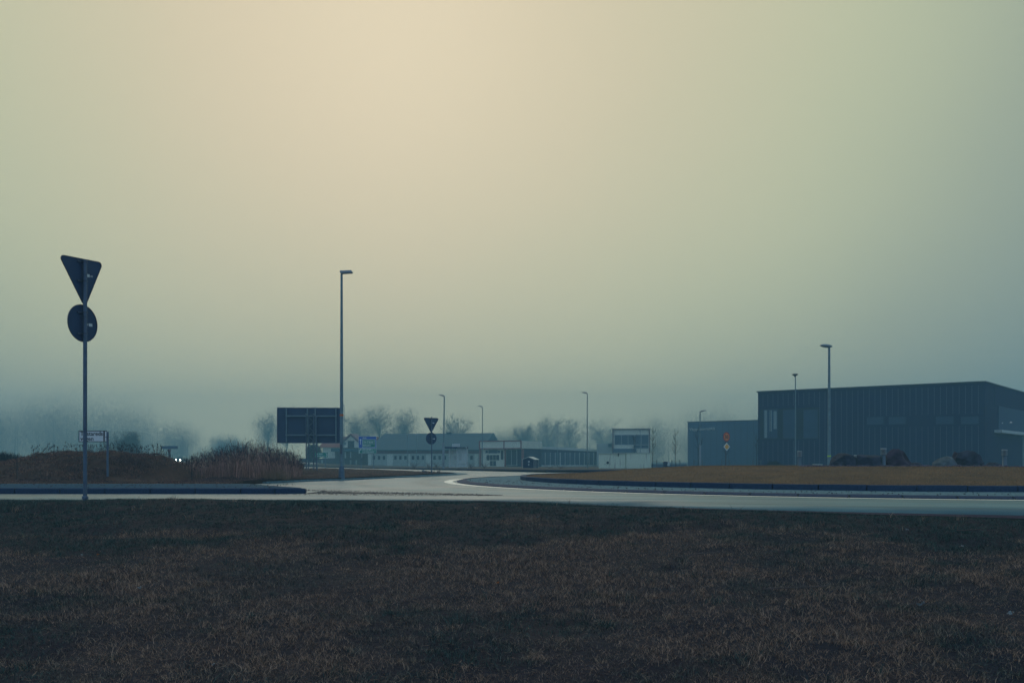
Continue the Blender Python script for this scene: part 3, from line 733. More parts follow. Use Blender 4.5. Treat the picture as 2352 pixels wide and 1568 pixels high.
for xx in (-.27, -.13, .15, .29): MB().tube((xx, -.02 if abs(xx) < .2 else .03, -.1), (xx, -.02 if abs(xx) < .2 else .03, z1 - .45), .03, .03, 8).build('mast_leg', 'galv', t, True)
mb = MB(); zz = 0; sgn = 1
while zz < z1 - .7:
    mb.tube((-.13 * sgn, -.02, zz), (.15 * sgn, -.02, zz + .26), .013, .013, 6); mb.tube((-.27, .03, zz), (-.13, -.02, zz + .26), .012, .012, 6); mb.tube((.15, -.02, zz), (.29, .03, zz + .26), .012, .012, 6)
    zz += .26; sgn = -sgn
mb.build('lattice', 'pole', t)
for xx in (-.2, .22):
    for py in (954.8, 998.5):
        zc = WZ(py, Y) - zb; MB().tube((xx - .1, -.04, zc + .12), (xx + .1, .06, zc - .05), .02, .02, 6).build('bracket', 'lamp', t)

# blue and green direction sign
Y = 88.0; s = Y / F; x = WX(844, Y); zb = far_z(x, Y)
t = thing('direction_sign', 'blue and green direction sign with white arrows before the long shed', 'direction sign', (x, Y, zb))
def sx(px): return (px - 844) * s
def sz(py): return WZ(py, Y) - zb
pb = MB().box(sx(823.6), sx(864.6), -.03, .03, sz(1028.6), sz(1001.4)).build('blue_panel', 'blue', t)
pg = MB().box(sx(823.6), sx(864.6), -.03, .03, sz(1040.8), sz(1029.2)).build('green_panel', 'green', t)
gp = MB().box(sx(832.2), sx(862.3), -.036, -.0305, sz(1026.8), sz(1008.6)).build('green_inset', 'green', pb)
def frame(x0, x1, z0, z1, w, y, name, m, par):
    mb = MB(); mb.box(x0, x1, y - .004, y, z1 - w, z1); mb.box(x0, x1, y - .004, y, z0, z0 + w); mb.box(x0, x0 + w, y - .004, y, z0 + w, z1 - w); mb.box(x1 - w, x1, y - .004, y, z0 + w, z1 - w); return mb.build(name, m, par)
frame(sx(832.2), sx(862.3), sz(1026.8), sz(1008.6), .03, -.0365, 'border', 'white', pb)
frame(sx(823.6), sx(864.6), sz(1028.6), sz(1001.4), .03, -.0305, 'border', 'frame_pale', pb)
frame(sx(823.6), sx(864.6), sz(1040.8), sz(1029.2), .03, -.0305, 'border', 'frame_pale', pg)
def lab(sg, px, py, w, h, par, y=-.034): text(sg, 'lettering', 'white', par, sx(px), y, sz(py), width=w * s, height=h * s, bold=.014)
lab('\u00c5SA', 832.5, 1007.2, 10, 3.4, pb); lab('MALM\u00d6', 834, 1024.4, 17.5, 3.6, pb, -.038); lab('E6', 836.2, 1017, 5.5, 3.6, pb, -.038); lab('E20', 847.5, 1017, 9.5, 3.6, pb, -.038)
frame(sx(834), sx(843.8), sz(1019), sz(1011.6), .022, -.0365, 'border', 'white', pb); frame(sx(844.6), sx(860), sz(1019), sz(1011.6), .022, -.0365, 'border', 'white', pb)
lab('G\u00d6TEBORG', 832.5, 1039.6, 26.5, 3.6, pg); lab('E6', 834.3, 1033.6, 5.5, 3.3, pg); lab('E20', 843.3, 1033.6, 9.5, 3.3, pg)
frame(sx(832.4), sx(841.2), sz(1035.1), sz(1030), .02, -.0305, 'border', 'white', pg); frame(sx(842), sx(854.6), sz(1035.1), sz(1030), .02, -.0305, 'border', 'white', pg); frame(sx(855.4), sx(862), sz(1035.1), sz(1030), .02, -.0305, 'border', 'white', pg)
ar = MB().prism([(sx(827.6), sz(1020.5)), (sx(828.7), sz(1020.5)), (sx(828.7), sz(1010.5)), (sx(830.4), sz(1010.5)), (sx(828.15), sz(1007.5)), (sx(825.9), sz(1010.5)), (sx(827.6), sz(1010.5))], -.038, -.034); ar.build('arrow', 'white', pb)
ar = MB().prism([(sx(825.2), sz(1040.2)), (sx(826.5), sz(1040.2)), (sx(826.5), sz(1033.4)), (sx(828.3), sz(1032.3)), (sx(828.3), sz(1034.2)), (sx(831), sz(1031.8)), (sx(828.3), sz(1029.6)), (sx(828.3), sz(1031)), (sx(825.2), sz(1032.4))], -.038, -.034); ar.build('arrow', 'white', pg)
for px in (829, 858): MB().tube((sx(px), .09, -.1), (sx(px), .09, sz(1001.6)), .045, .045, 10).build('post', 'galv', t, True)

# green arrow sign
Y = 96.0; s = Y / F; x = WX(738, Y); zb = float(G(x, Y)) + .1
t = thing('arrow_sign', 'low green pointer sign with a white chevron, behind the lattice mast', 'direction sign', (x, Y, zb))
def sx(px): return (px - 738) * s
def sz(py): return WZ(py, Y) - zb
b = MB().box(sx(723.8), sx(752.6), -.03, .03, sz(1049.8), sz(1038.8)).build('panel', 'green', t)
MB().prism([(sx(748.2), sz(1039.6)), (sx(749.6), sz(1039.6)), (sx(752.2), sz(1044.3)), (sx(749.6), sz(1049)), (sx(748.2), sz(1049)), (sx(750.8), sz(1044.3))], -.036, -.032).build('chevron', 'white', b)
text('G\u00d6TEBORG', 'lettering', 'white', b, sx(725), -.034, sz(1048.6), width=20 * s, height=2.8 * s, bold=.014)
text('E6 E20', 'lettering', 'white', b, sx(726), -.034, sz(1043.4), width=15 * s, height=2.8 * s, bold=.014)
for px in (728, 747): MB().tube((sx(px), .08, -.1), (sx(px), .08, sz(1039)), .04, .04, 10).build('post', 'galv', t, True)

# speed limit and priority diamond
Y = 51.0; s = Y / F; x = WX(1668, Y); zb = far_z(x, max(Y, 52)) - .05
t = thing('speed_limit_sign', 'orange round 50 limit sign above an amber diamond on a post', 'road sign', (x, Y, zb), math.radians(34))
for k, (r, m_, y0) in enumerate(((.30, 'red', -.03), (.235, 'orange', -.034))): 
    o = MB().prism(circle(r, WZ(1002.8, Y) - zb), y0 - .004, y0 + (.02 if k == 0 else 0)).build('disc_rim' if k == 0 else 'disc_face', m_, t)
text('50', 'numerals', 'black', t, -.165, -.041, WZ(1002.8, Y) - zb - .12, width=.33, height=.25, bold=.02)
zc = WZ(1025.5, Y) - zb; d = .30
MB().prism([(-d, zc), (0, zc - d * .86), (d, zc), (0, zc + d * .86)], -.05, -.03).build('diamond_plate', 'white', t)
d = .225; MB().prism([(-d, zc), (0, zc - d * .86), (d, zc), (0, zc + d * .86)], -.056, -.052).build('diamond_face', 'amber', t)
MB().tube((0, .03, -.2), (0, .03, WZ(994, Y) - zb), .038, .038, 12).build('post', 'darkpost', t, True)

# far board on two posts, with small triangle under it
Y = 100.0; s = Y / F; x = WX(389, Y); zb = .42
t = thing('gantry_board', 'long narrow dark board on two thin posts near the car headlights', 'sign board', (x, Y, zb), math.radians(8))
def sx(px): return (px - 389) * s
MB().box(sx(371), sx(407.5), -.03, .03, WZ(1030.5, Y) - zb, WZ(1023.8, Y) - zb).build('board', 'sign_back', t)
for px in (387.3, 391): MB().tube((sx(px), .08, -.2), (sx(px), .08, WZ(1024.5, Y) - zb), .05, .05, 8).build('post', 'galv', t, True)
MB().prism(circle(.20, WZ(1034.3, Y) - zb), -.02, .02).build('round_plate', 'fascia', t); 
zc = WZ(1043, Y) - zb; MB().prism(rounded_poly([(-.19, zc + .12), (.19, zc + .12), (0, zc - .2)], .02, 3), -.02, .02).build('triangle_plate', 'sign_back', t)
t = thing('marker_post', 'short dark marker post next to the gantry board', 'marker post', (WX(396.5, 96), 96, .42)); MB().tube((0, 0, -.2), (0, 0, .95), .05, .04, 8).build('post', 'darkpost', t); MB().tube((0, 0, .951), (0, 0, 1.0), .045, .045, 8).build('cap', 'galv', t)

# ------------------------------------------------------------------ lamps
def lamp(px, Y, ytop, label, style='arm_left', r0=None, r1=None, zb=None, yband=None, band=None, armpx=14, sleeve=None, group='street lamps', dx=0):
    x = WX(px, Y); zb = far_z(x, Y) if zb is None else zb; t = thing('street_lamp', label, 'street lamp', (x, Y, zb), 0, group)
    H = WZ(ytop, Y) - zb; s = Y / F; r0 = r0 or .075; r1 = r1 or .04
    MB().tube((0, 0, -.2), (dx * s, 0, H - .05), r0, r1, 16).build('pole', 'pole', t, True)
    sg = -1 if 'left' in style else 1
    L = armpx * s; hb = MB()
    if style.startswith('box'):
        MB().tube((dx * s, 0, H - .06), (dx * s, 0, H + .02), r1 * .6, r1 * .6, 10).build('neck', 'darkpost', t)
        a = dx * s - sg * .05; pts = [(a, H + .01), (a + sg * .03, H - .03), (a + sg * (L + .04), H + .0), (a + sg * (L + .06), H + .03), (a + sg * (L + .02), H + .09), (a, H + .07)]
        hb.prism(pts, -.1, .1); hb.build('lamp_head', 'lamp', t, False, .01)
    elif style == 'oval_left':
        mb = MB().lathe([(.02, -.10), (.12, -.085), (.2, -.04), (.22, 0), (.19, .05), (.1, .085), (.02, .095)], 20); mb.xf(Matrix.Translation((-.16, 0, H + .03)) @ Matrix.Rotation(math.radians(6), 4, 'Y') @ Matrix.Diagonal((1.5, .8, .95, 1))); mb.build('lamp_head', 'lamp', t, True)
    elif style == 'disc':
        mb = MB().lathe([(.03, -.2), (.08, -.12), (.22, -.02), (.23, .02), (.14, .06), (.02, .075)], 24); mb.xf(Matrix.Translation((-.03, 0, H - .06))); mb.build('lamp_head', 'darkpost', t, True)
    else:
        hb.tube((dx * s, 0, H - .06), (dx * s + sg * L * .35, 0, H - .0), r1 * .9, r1 * .8, 8)
        a = dx * s + sg * L * .25
        hb.prism([(a, H - .07), (a + sg * L * .8, H + .04), (a + sg * L * .78, H + .08), (a + sg * L * .2, H + .08), (a - sg * .08, H + .04)], -.12, .12); hb.build('lamp_head', 'lamp', t, False, .01)
    if yband is not None:
        z = WZ(yband, Y) - zb; rr = r0 + (r1 - r0) * z / H + .006; MB().tube((0, 0, z - .035), (0, 0, z + .035), rr, rr, 16).build('reflective_band', band, t, True)
    if sleeve is not None:
        z = WZ(sleeve, Y) - zb; MB().tube((0, 0, -.2), (0, 0, z), r0 * 1.7, r0 * 1.6, 14).build('sleeve', 'lamp', t, True)
    return t
Yn = 29.8; xn = WX(785, Yn)
t = lamp(784.6, Yn, 627, 'tall grey street lamp with an orange band beside the dark sign board', 'box_right', r0=.075, r1=.042, zb=land_zn(xn, Yn) - .02, yband=953, band='reflect_orange', armpx=25)
zr = land_zn(xn, Yn)
MB().lathe([(.12, -.1), (.12, .05), (.10, .35), (.085, .42), (.08, .45)], 16).build('base_sleeve', 'galv', t, True)
MB().box(-.035, .035, -.09, -.07, .9, 1.25).build('service_hatch', 'darkpost', t)
lamp(1904.5, 42.0, 795.5, 'stout street lamp with oval head and yellow band by the boulders', 'oval_left', r0=.088, r1=.055, zb=0.0, yband=1047, band='reflect_yellow')
lamp(1827, 62.0, 858, 'slim street lamp with flat disc head before the black building', 'disc', r0=.052, r1=.035)
lamp(1608, 76.0, 944, 'street lamp standing before the grey wall with pale lettering', 'arm_right', r0=.06, r1=.05, armpx=14, sleeve=1021)
lamp(1349, 76.0, 902, 'slender street lamp rising behind the rusty white cabin', 'arm_left', r0=.055, r1=.038, armpx=12)
lamp(1108, 100.0, 933, 'thin street lamp at the gable end of the long shed', 'arm_left', r0=.06, r1=.045, armpx=10)
lamp(1018.5, 78.0, 908, 'street lamp with a thick pale sleeve right of the distant yield sign', 'arm_left', r0=.075, r1=.055, armpx=12, sleeve=1015, dx=2)
lamp(790.5, 120.0, 930, 'faint thin lamp just visible past the tall orange banded lamp', 'arm_left', r0=.05, r1=.04, armpx=3, group='faint far lamps')
lamp(936, 122.0, 997, 'faint lamp before the shed wall, nearer the blue sign', 'arm_left', r0=.045, r1=.035, armpx=4, group='faint far lamps')
lamp(957, 124.0, 997, 'faint lamp before the shed wall, nearer the yield sign', 'arm_left', r0=.045, r1=.035, armpx=4, group='faint far lamps')
lamp(1280, 140.0, 974, 'faint lamp above the dark glazed hall roof', 'arm_left', r0=.05, r1=.04, armpx=3, group='faint far lamps')
lamp(1470.5, 125.0, 988, 'faint lamp in front of the white upper storey windows', 'arm_left', r0=.05, r1=.04, armpx=4, group='faint far lamps')

# ------------------------------------------------------------------ buildings
class Facade:
    """vertical plane between two plan points; u runs along it from a to b, local y points away from the viewer"""
    def __init__(s, pa, Ya, pb, Yb, zb):
        s.A = Vector((WX(pa, Ya), Ya)); s.B = Vector((WX(pb, Yb), Yb)); s.zb = zb
        d = s.B - s.A; s.L = d.length; s.d = d / s.L; s.rz = math.atan2(d.y, d.x)
    def uz(s, px, py):
        k = (px - CX) / F; # X = k*Y ; A + u d
        u = (k * s.A.y - s.A.x) / (s.d.x - k * s.d.y); Yp = s.A.y + u * s.d.y
        return u, WZ(py, Yp) - s.zb
    def loc(s): return (s.A.x, s.A.y, s.zb)
    def rect(s, x0, y0, x1, y1):
        u0, _ = s.uz(x0, y0); u1, _ = s.uz(x1, y1); um = (x0 + x1) / 2
        _, za = s.uz(um, y0); _, zb = s.uz(um, y1); return u0, u1, min(za, zb), max(za, zb)
    def box(s, px, y0=-.05, y1=0.0):
        u0, u1, a, b = s.rect(*px); return MB().box(u0, u1, y0, y1, a, b)
def win(fc, px, par, glass='glass', frm='clad_trim', bars=0, name='window', fw=.06, hor=0):
    u0, u1, a, b = fc.rect(*px)
    f = MB(); f.box(u0 - fw, u1 + fw, -.07, -.003, b, b + fw); f.box(u0 - fw, u1 + fw, -.07, -.003, a - fw, a); f.box(u0 - fw, u0, -.07, -.003, a, b); f.box(u1, u1 + fw, -.07, -.003, a, b)
    for i in range(bars): c = u0 + (u1 - u0) * (i + 1) / (bars + 1); f.box(c - fw * .4, c + fw * .4, -.065, -.003, a, b)
    for i in range(hor): c = a + (b - a) * (i + 1) / (hor + 1); f.box(u0, u1, -.06, -.004, c - fw * .4, c + fw * .4)
    o = f.build(name, frm, par); MB().box(u0 + .002, u1 - .002, -.04, -.002, a + .002, b - .002).build('pane', glass, o); return o

# black clad building on the right
fb = Facade(1741, 93.8, 2262, 81.7, -.15)
t = thing('black_building', 'long black clad building behind the boulders, two storeys', 'building', fb.loc(), fb.rz)
_, hL = fb.uz(1741, 901); _, hR = fb.uz(2262, 878); Hb = (hL + hR) / 2
uS = WX(2380, 99.0); 
# side wall direction in local space
side_end = Vector((WX(2352, 95.0), 95.0)); se = side_end - fb.B; ang = math.atan2(se.y, se.x) - fb.rz
sd = Vector((math.cos(ang), math.sin(ang))); SL = 34.0; E = (fb.L + sd.x * SL, sd.y * SL)
body = MB(); bw = 24.0
foot = [(0, 0), (fb.L, 0), E, (E[0] - fb.L, E[1])]
vs = [(a, b, -.3) for a, b in foot] + [(a, b, Hb - .001) for a, b in foot]
body.add(vs, [(0, 1, 5, 4), (1, 2, 6, 5), (2, 3, 7, 6), (3, 0, 4, 7)]); wall = body.build('wall', 'clad_black', t)
rf = MB(); ov = .12; cx_ = sum(a for a, b in foot) / 4; cy_ = sum(b for a, b in foot) / 4
fo = [(a + (a - cx_) * .008, b + (b - cy_) * .012) for a, b in foot]
rf.add([(a, b, Hb) for a, b in fo] + [(a, b, Hb + .14) for a, b in fo], [(0, 1, 2, 3), (4, 5, 6, 7), (0, 1, 5, 4), (1, 2, 6, 5), (2, 3, 7, 6), (3, 0, 4, 7)]); rf.build('roof', 'clad_trim', t)
# vertical joints, interrupted by the window bands
sm = MB(); npan = 40; pw = fb.L / npan
u_w0, u_w1, wz0, wz1 = fb.rect(1749, 936, 1880, 1007); s0, s1, sz0_, sz1_ = fb.rect(1985, 956, 2250, 976)
for i in range(1, npan):
    u = i * pw; segs = [(.1, Hb - .25)]
    if u_w0 < u < u_w1: segs = [(.1, wz0 - .25), (wz1 + .25, Hb - .25)]
    elif s0 < u < s1: segs = [(.1, sz0_ - .15), (sz1_ + .15, Hb - .25)]
    for a, b in segs: sm.box(u - .026, u + .026, -.016, -.001, a, b)
sm.build('panel_joints', 'seam', wall)
bd = fb.box((1746, 937, 1882, 1008), -.012, -.002).build('window_band', 'glass', t)
w = win(fb, (1754.5, 940.7, 1785.5, 1006), t, 'glass_soft', 'clad_trim', 1)
for q in ((1756, 942, 1762, 1005), (1768, 942, 1773, 990), (1777, 944, 1784, 985)):
    u0, u1, a, b = fb.rect(*q); MB().box(u0, u1, -.055, -.0415, a, b).build('curtain', 'curtain', w)
for q in ((1799, 941, 1828, 1006), (1846, 941, 1878, 1006)): win(fb, q, t, 'glass_soft', 'clad_trim', 0)
for q in ((1991.4, 957.5, 2029, 974.5), (2041.8, 957, 2080, 974), (2149.8, 956.2, 2190, 973.7), (2207.5, 956, 2247.8, 973.5)): win(fb, q, t, 'glass_soft', 'clad_black', 0)
# side wall: window, ledge, pale door column
def side_pt(px, py):
    k = (px - CX) / F; d = se.normalized(); v = (k * fb.B.y - fb.B.x) / (d.x - k * d.y); Yp = fb.B.y + v * d.y; return v, WZ(py, Yp) - fb.zb
def side_box(x0, y0, x1, y1, o0, o1):
    v0, _ = side_pt(x0, y0); v1, _ = side_pt(x1, y1); _, a = side_pt((x0 + x1) / 2, y1); _, b = side_pt((x0 + x1) / 2, y0)
    mb = MB().box(v0, v1, -o1, -o0, a, b); mb.xf(Matrix.Translation((fb.L, 0, 0)) @ Matrix.Rotation(ang, 4, 'Z')); return mb
side_box(2284, 908, 2420, 943, .002, .05).build('canopy_panel', 'clad_black', t)
w = side_box(2292.5, 944.3, 2420, 993, .002, .06).build('window', 'glass_soft', t)
for px in (2300.5, 2318.5, 2322): 
    v, z = side_pt(px, 970 if px > 2310 else 971); mb = MB().box(v - .04, v + .04, -.10, -.065, z - .03, z + .03); mb.xf(Matrix.Translation((fb.L, 0, 0)) @ Matrix.Rotation(ang, 4, 'Z')); mb.build('light', 'spot', w)
side_box(2284, 994.5, 2420, 1000.5, .002, .7).build('ledge', 'frame_pale', t)
side_box(2348, 1003, 2380, 1075, .002, .12).build('door', 'curtain', t)

# grey hall with lettering
fg = Facade(1579.5, 121.0, 1745, 115.0, -.2)
t = thing('grey_hall', 'plain blue grey hall with pale lettering near its top corner', 'building', fg.loc(), fg.rz)
_, Hg = fg.uz(1580, 970); MB().box(0, fg.L + 12, 0, 30, -.3, Hg).build('wall', 'clad_grey', t); MB().box(-.05, fg.L + 12.05, -.05, 30.05, Hg + .001, Hg + .12).build('roof', 'clad_trim', t)
u0, z0 = fg.uz(1583.5, 988.3); u1, _ = fg.uz(1642, 984)
text('V\u00e4ggmaterialAB', 'lettering', 'frame_pale', t, u0, -.03, z0, width=u1 - u0, height=.42, depth=.05, bold=.01)
_, zg = fg.uz(1700, 1066); jt = MB()
for i in range(1, 12): jt.box(i * fg.L / 12 - .02, i * fg.L / 12 + .02, -.01, -.001, .1, Hg - .1)
jt.build('panel_joints', 'clad_trim', t)
# long shed
fl = Facade(845.5, 142.0, 1105.5, 138.0, -.32)
t = thing('long_shed', 'long shed with big grey roof, pale gates and reddish fascia', 'building', fl.loc(), fl.rz)
_, ze = fl.uz(975, 1032.5); _, zr = fl.uz(975, 991); L = fl.L; dep = 9.0
wl = MB().box(0, L, 0, dep * 2, -.2, ze - .3).build('wall', 'wall_pale', t)
r = MB(); r.prism([(0, 0), (1, 0), (1, .0), (0, 0)], 0, 1) if False else None
rr = MB(); rr.add([(-.2, -.6, ze), (L + .2, -.6, ze), (L + .2, dep, zr), (-.2, dep, zr), (L + .2, 2 * dep + .6, ze), (-.2, 2 * dep + .6, ze), (-.2, -.6, ze - .12), (L + .2, -.6, ze - .12), (L + .2, 2 * dep + .6, ze - .12), (-.2, 2 * dep + .6, ze - .12)],
   [(0, 1, 2, 3), (3, 2, 4, 5), (0, 6, 7, 1), (1, 7, 8, 4), (5, 9, 6, 0), (6, 9, 8, 7), (1, 4, 2), (0, 3, 5)]); rr.build('roof', 'roof_grey', t)
MB().box(-.1, L + .1, -.10, -.001, ze - .65, ze - .13).build('fascia', 'fascia', t)
z_t = ze - .75
def crop5(x): return (x / 4.704 + 1280) / 1.7415
for a, b in ((970, 1255), (1375, 1658), (1705, 1988), (2110, 2400)):
    u0, _ = fl.uz(crop5(a), 1050); u1, _ = fl.uz(crop5(b), 1050); gte = MB().box(u0, u1, -.06, -.002, -.1, z_t).build('gate', 'wall_pale', t)
    _, w0 = fl.uz(900, 1055); _, w1 = fl.uz(900, 1046.5)
    for k in range(3): c = u0 + (u1 - u0) * (k + .5) / 3; MB().box(c - .22, c + .22, -.08, -.062, w0, w1).build('gate_window', 'glass', gte)
def crop6(x): return (x / 3.92 + 1680) / 1.7415
for a, b in ((crop5(1262), crop5(1370)), (crop5(1665), crop5(1698)), (crop5(1995), crop5(2100)), (crop6(855), crop6(910)), (crop5(905), crop5(965))):
    u0, _ = fl.uz(a, 1050); u1, _ = fl.uz(b, 1050); MB().box(u0, u1, -.045, -.002, -.1, z_t).build('door', 'door_pale', t)
for a in (395, 560, 808):
    u0, _ = fl.uz(crop6(a), 1050); MB().box(u0 - .22, u0 + .22, -.05, -.002, w0, w1).build('window', 'glass', t)
u0, _ = fl.uz(1000, 990); MB().box(u0 - .4, u0 + .4, dep - .4, dep + .4, zr - .2, zr + .22).build('roof_vent', 'roof_grey', t)
# house with gable
fh = Facade(741, 150.0, 852, 149.0, -.1)
t = thing('gabled_house', 'pale house with red tiled roof and small front gable left of the shed', 'house', fh.loc(), fh.rz)
def hp(px, py): return fh.uz(px, py)
u0, z1 = hp(741, 1027); u1, _ = hp(852, 1027); _, zm = hp(790, 1052)
MB().box(0, fh.L, 0, 8, zm, z1).build('upper_wall', 'wall_white', t); lw = MB().box(-4.5, fh.L, -.02, 8, -.4, zm - .001).build('lower_wall', 'brick', t)
_, zr = hp(800, 1001)
r = MB(); r.add([(-.6, -.5, z1), (fh.L + .3, -.5, z1), (fh.L + .3, 4, zr), (-.6 , 4, zr), (fh.L + .3, 8.5, z1), (-.6, 8.5, z1)], [(0, 1, 2, 3), (3, 2, 4, 5), (1, 4, 2), (0, 3, 5), (0, 5, 4, 1)]); r.build('roof', 'roof_red', t)
pts = [hp(791, 1028), hp(791, 1013), hp(810.4, 997.5), hp(829, 1011.5), hp(831, 1028)]
gb = MB().prism(pts, -1.2, 3).build('gable', 'wall_white', t)
a, b, c = hp(787.5, 1016), hp(810.4, 995.6), hp(833, 1015)
rb = MB(); rb.prism([a, b, c, (c[0] - .15, c[1] - .35), (b[0], b[1] - .38), (a[0] + .15, a[1] - .35)], -1.5, 3.2); rb.build('gable_roof', 'fascia', t)
u0, u1, a_, b_ = fh.rect(803.5, 1012.3, 818.3, 1027.5); MB().box(u0, u1, -1.26, -1.202, a_, b_).build('gable_window', 'glass', gb)
u0, u1, a_, b_ = fh.rect(791.5, 1015.5, 800, 1022); MB().box(u0, u1, -1.26, -1.202, a_, b_).build('gable_window', 'curtain', gb)
u0, u1, a_, b_ = fh.rect(768, 1029.5, 852, 1036.5); MB().box(u0, u1, -1.9, -.003, a_, b_).build('porch_roof', 'roof_grey', t)
u0, u1, a_, b_ = fh.rect(772, 1036.6, 850, 1052); MB().box(u0, u1, -.6, -.003, a_, b_).build('porch_wall', 'brick', t)
for p in (794.5, 806.7, 831.5): u0, u1, a_, b_ = fh.rect(p, 1037, p + 2.7, 1051.5); MB().box(u0, u1, -.7, -.603, a_, b_).build('porch_window', 'frame_pale', t)
for p in (738.5, 804, 817): u0, u1, a_, b_ = fh.rect(p, 1056, p + 3.2, 1068); MB().box(u0, u1, -.12, -.022, a_, b_).build('door', 'wall_pale', lw)
# low glazed hall
fd = Facade(1199, 139.0, 1428, 152.0, -.30)
t = thing('glazed_hall', 'low dark glazed hall with pale roof edge behind the kiosk', 'building', fd.loc(), fd.rz)
_, Hd = fd.uz(1199, 1023); _, Hd2 = fd.uz(1392, 1033); _, HdR = fd.uz(1428, 1034.3); Hm = min(Hd, HdR)
wl = MB().box(0, fd.L, 0, 12, -.3, Hm - .32).build('wall', 'clad_black', t); rfm = MB(); rfm.prism([(-.15, Hd - .42), (fd.L + .1, HdR - .42), (fd.L + .1, HdR), (-.15, Hd)], -.15, 12.1); rfm.build('roof', 'frame_pale', t)
gap_ = MB().prism([(0, Hm - .32), (fd.L, Hm - .32), (fd.L, HdR - .43), (0, Hd - .43)], .0, 12); gap_.build('gable_wall', 'clad_black', t)
gl = MB().box(.5, fd.L - .3, -.05, -.002, .25, Hm - .45).build('glazing', 'glass_soft', t); mu = MB(); npn = 20
for i in range(npn + 1): c = .5 + (fd.L - .8) * i / npn; wdt = .10 if i % 7 == 0 else .05; mu.box(c - wdt, c + wdt, -.09, -.052, .25, Hm - .45)
mu.build('mullions', 'frame_pale', gl); MB().box(-.1, fd.L, -.12, -.001, -.1, .22).build('plinth', 'frame_pale', t); MB().box(0, .45, -.1, -.001, .25, Hm - .31).build('corner_column', 'frame_pale', t)
# pale shop with red trim
fs = Facade(1106, 136.0, 1161, 134.0, -.28)
t = thing('shop_building', 'small pale shop with red trim and glass entrance doors', 'building', fs.loc(), fs.rz)
_, Hs = fs.uz(1130, 1012.5); _, zs = fs.uz(1130, 1031)
wl = MB().box(0, fs.L, 0, 8, -.3, zs).build('wall', 'wall_white', t)
MB().box(0, fs.L + 3.2, -.6, 8, zs + .1, Hs).build('parapet', 'wall_white', t)
tr = MB(); tr.box(-.1, fs.L + 3.3, -.7, -.602, Hs - .1, Hs + .06); tr.box(-.1, fs.L + 3.3, -.7, -.602, zs, zs + .16); tr.box(-.15, .05, -.7, -.602, zs + .16, Hs - .1); tr.box(fs.L - .05, fs.L + .12, -.7, -.602, zs + .16, Hs - .1); tr.box(fs.L + 3.1, fs.L + 3.3, -.7, -.602, zs + .16, Hs - .1); tr.box(fs.L - .05, fs.L + .15, -.3, -.001, -.2, zs - .001); tr.box(-.3, -.05, -.3, -.001, -.2, zs - .001); tr.box(fs.L + 3.1, fs.L + 3.45, -.3, 0, -.2, zs - .001)
tr.build('red_trim', 'trim_red', t)
MB().box(fs.L + .16, fs.L + 3.08, .3, 8, -.3, zs).build('side_wall', 'clad_black', t); win(fs, (1163, 1033, 1187, 1068), t, 'glass', 'frame_pale', 1)
win(fs, (crop6(1075), 1033, crop6(1220), 1040.5), t, 'glass_soft', 'frame_pale', 0)
dr = win(fs, (crop6(1045), 1044.5, crop6(1245), 1056.5), t, 'glass', 'wall_white', 3); win(fs, (crop6(1098), 1057.8, crop6(1195), 1069.5), t, 'glass', 'wall_white', 1, 'door')
win(fs, (crop6(1268), 1034, crop6(1310), 1055), t, 'glass', 'wall_white', 0)
for c in (1048, 1240): u0, u1, a_, b_ = fs.rect(crop6(c - 16), 1034, crop6(c + 16), 1040); MB().box(u0, u1, -.1, -.002, a_, b_).build('poster', 'glass_soft', t)
# white two storey block
fw_ = Facade(1408.5, 142.0, 1491.5, 141.0, -.35)
t = thing('white_block', 'white two storey block with wide upper windows above the rusty cabin', 'building', fw_.loc(), fw_.rz)
_, Hw = fw_.uz(1450, 985); wl = MB().box(0, fw_.L, 0, 9, -.3, Hw - .05).build('wall', 'wall_white', t)
tr = MB(); tr.box(-.15, fw_.L + .15, -.35, 9.1, Hw - .049, Hw + .08); tr.box(-.15, .05, -.35, -.001, -.2, Hw - .05); tr.box(fw_.L - .05, fw_.L + .15, -.35, -.001, -.2, Hw - .05); tr.build('frame_trim', 'fascia', t)
w = win(fw_, (1412, 998.5, 1489, 1020.5), t, 'glass_soft', 'frame_pale', 4); win(fw_, (1456, 1021.5, 1489, 1029), t, 'glass_soft', 'frame_pale', 1)
u0, u1, a_, b_ = fw_.rect(1409, 1030, 1462, 1038.5); MB().box(u0, u1, -1.0, -.003, a_, b_).build('canopy', 'clad_grey', t)
win(fw_, (1420, 1034, 1458, 1046), t, 'glass', 'clad_grey', 0) if False else None
MB().box(-3.0, -.16, 1.0, 8, -.3, Hw * .62).build('annex', 'wall_pale', t)
u0, u1, a_, b_ = fw_.rect(1397, 1018.5, 1405, 1026); MB().box(u0, u1, .5, .9, a_, b_).build('roof_unit', 'roof_grey', t)

# rusty white cabin
fc_ = Facade(1375, 74.0, 1493.6, 73.0, -.22)
t = thing('steel_cabin', 'rust streaked white steel cabin with a round opening behind the island', 'cabin', fc_.loc(), fc_.rz)
_, Hc = fc_.uz(1450, 1040); um, _ = fc_.uz(1437, 1050); um2 = um + .06
MB().box(0, um, 0, 2.3, -.1, Hc - .05).build('tank_section', 'rusty', t); MB().box(um2, fc_.L, -.08, 2.3, -.1, Hc - .02).build('cabin_section', 'rusty', t)
MB().box(-.06, um + .02, -.1, 2.35, Hc - .049, Hc + .0).build('roof_edge', 'frame_pale', t); MB().box(um2 - .01, fc_.L + .03, -.14, 2.35, Hc - .019, Hc + .02).build('roof_edge', 'door_pale', t)
u, z = fc_.uz(1397.5 - .5 + 1.5, 1849.5 / 1.7415); u, z = fc_.uz((400 / 7.84 + 2380) / 1.7415, (1175 / 7.84 + 1700) / 1.7415)
MB().prism(circle(.12, z, u, 20), -.03, -.002).build('hatch', 'black', t)
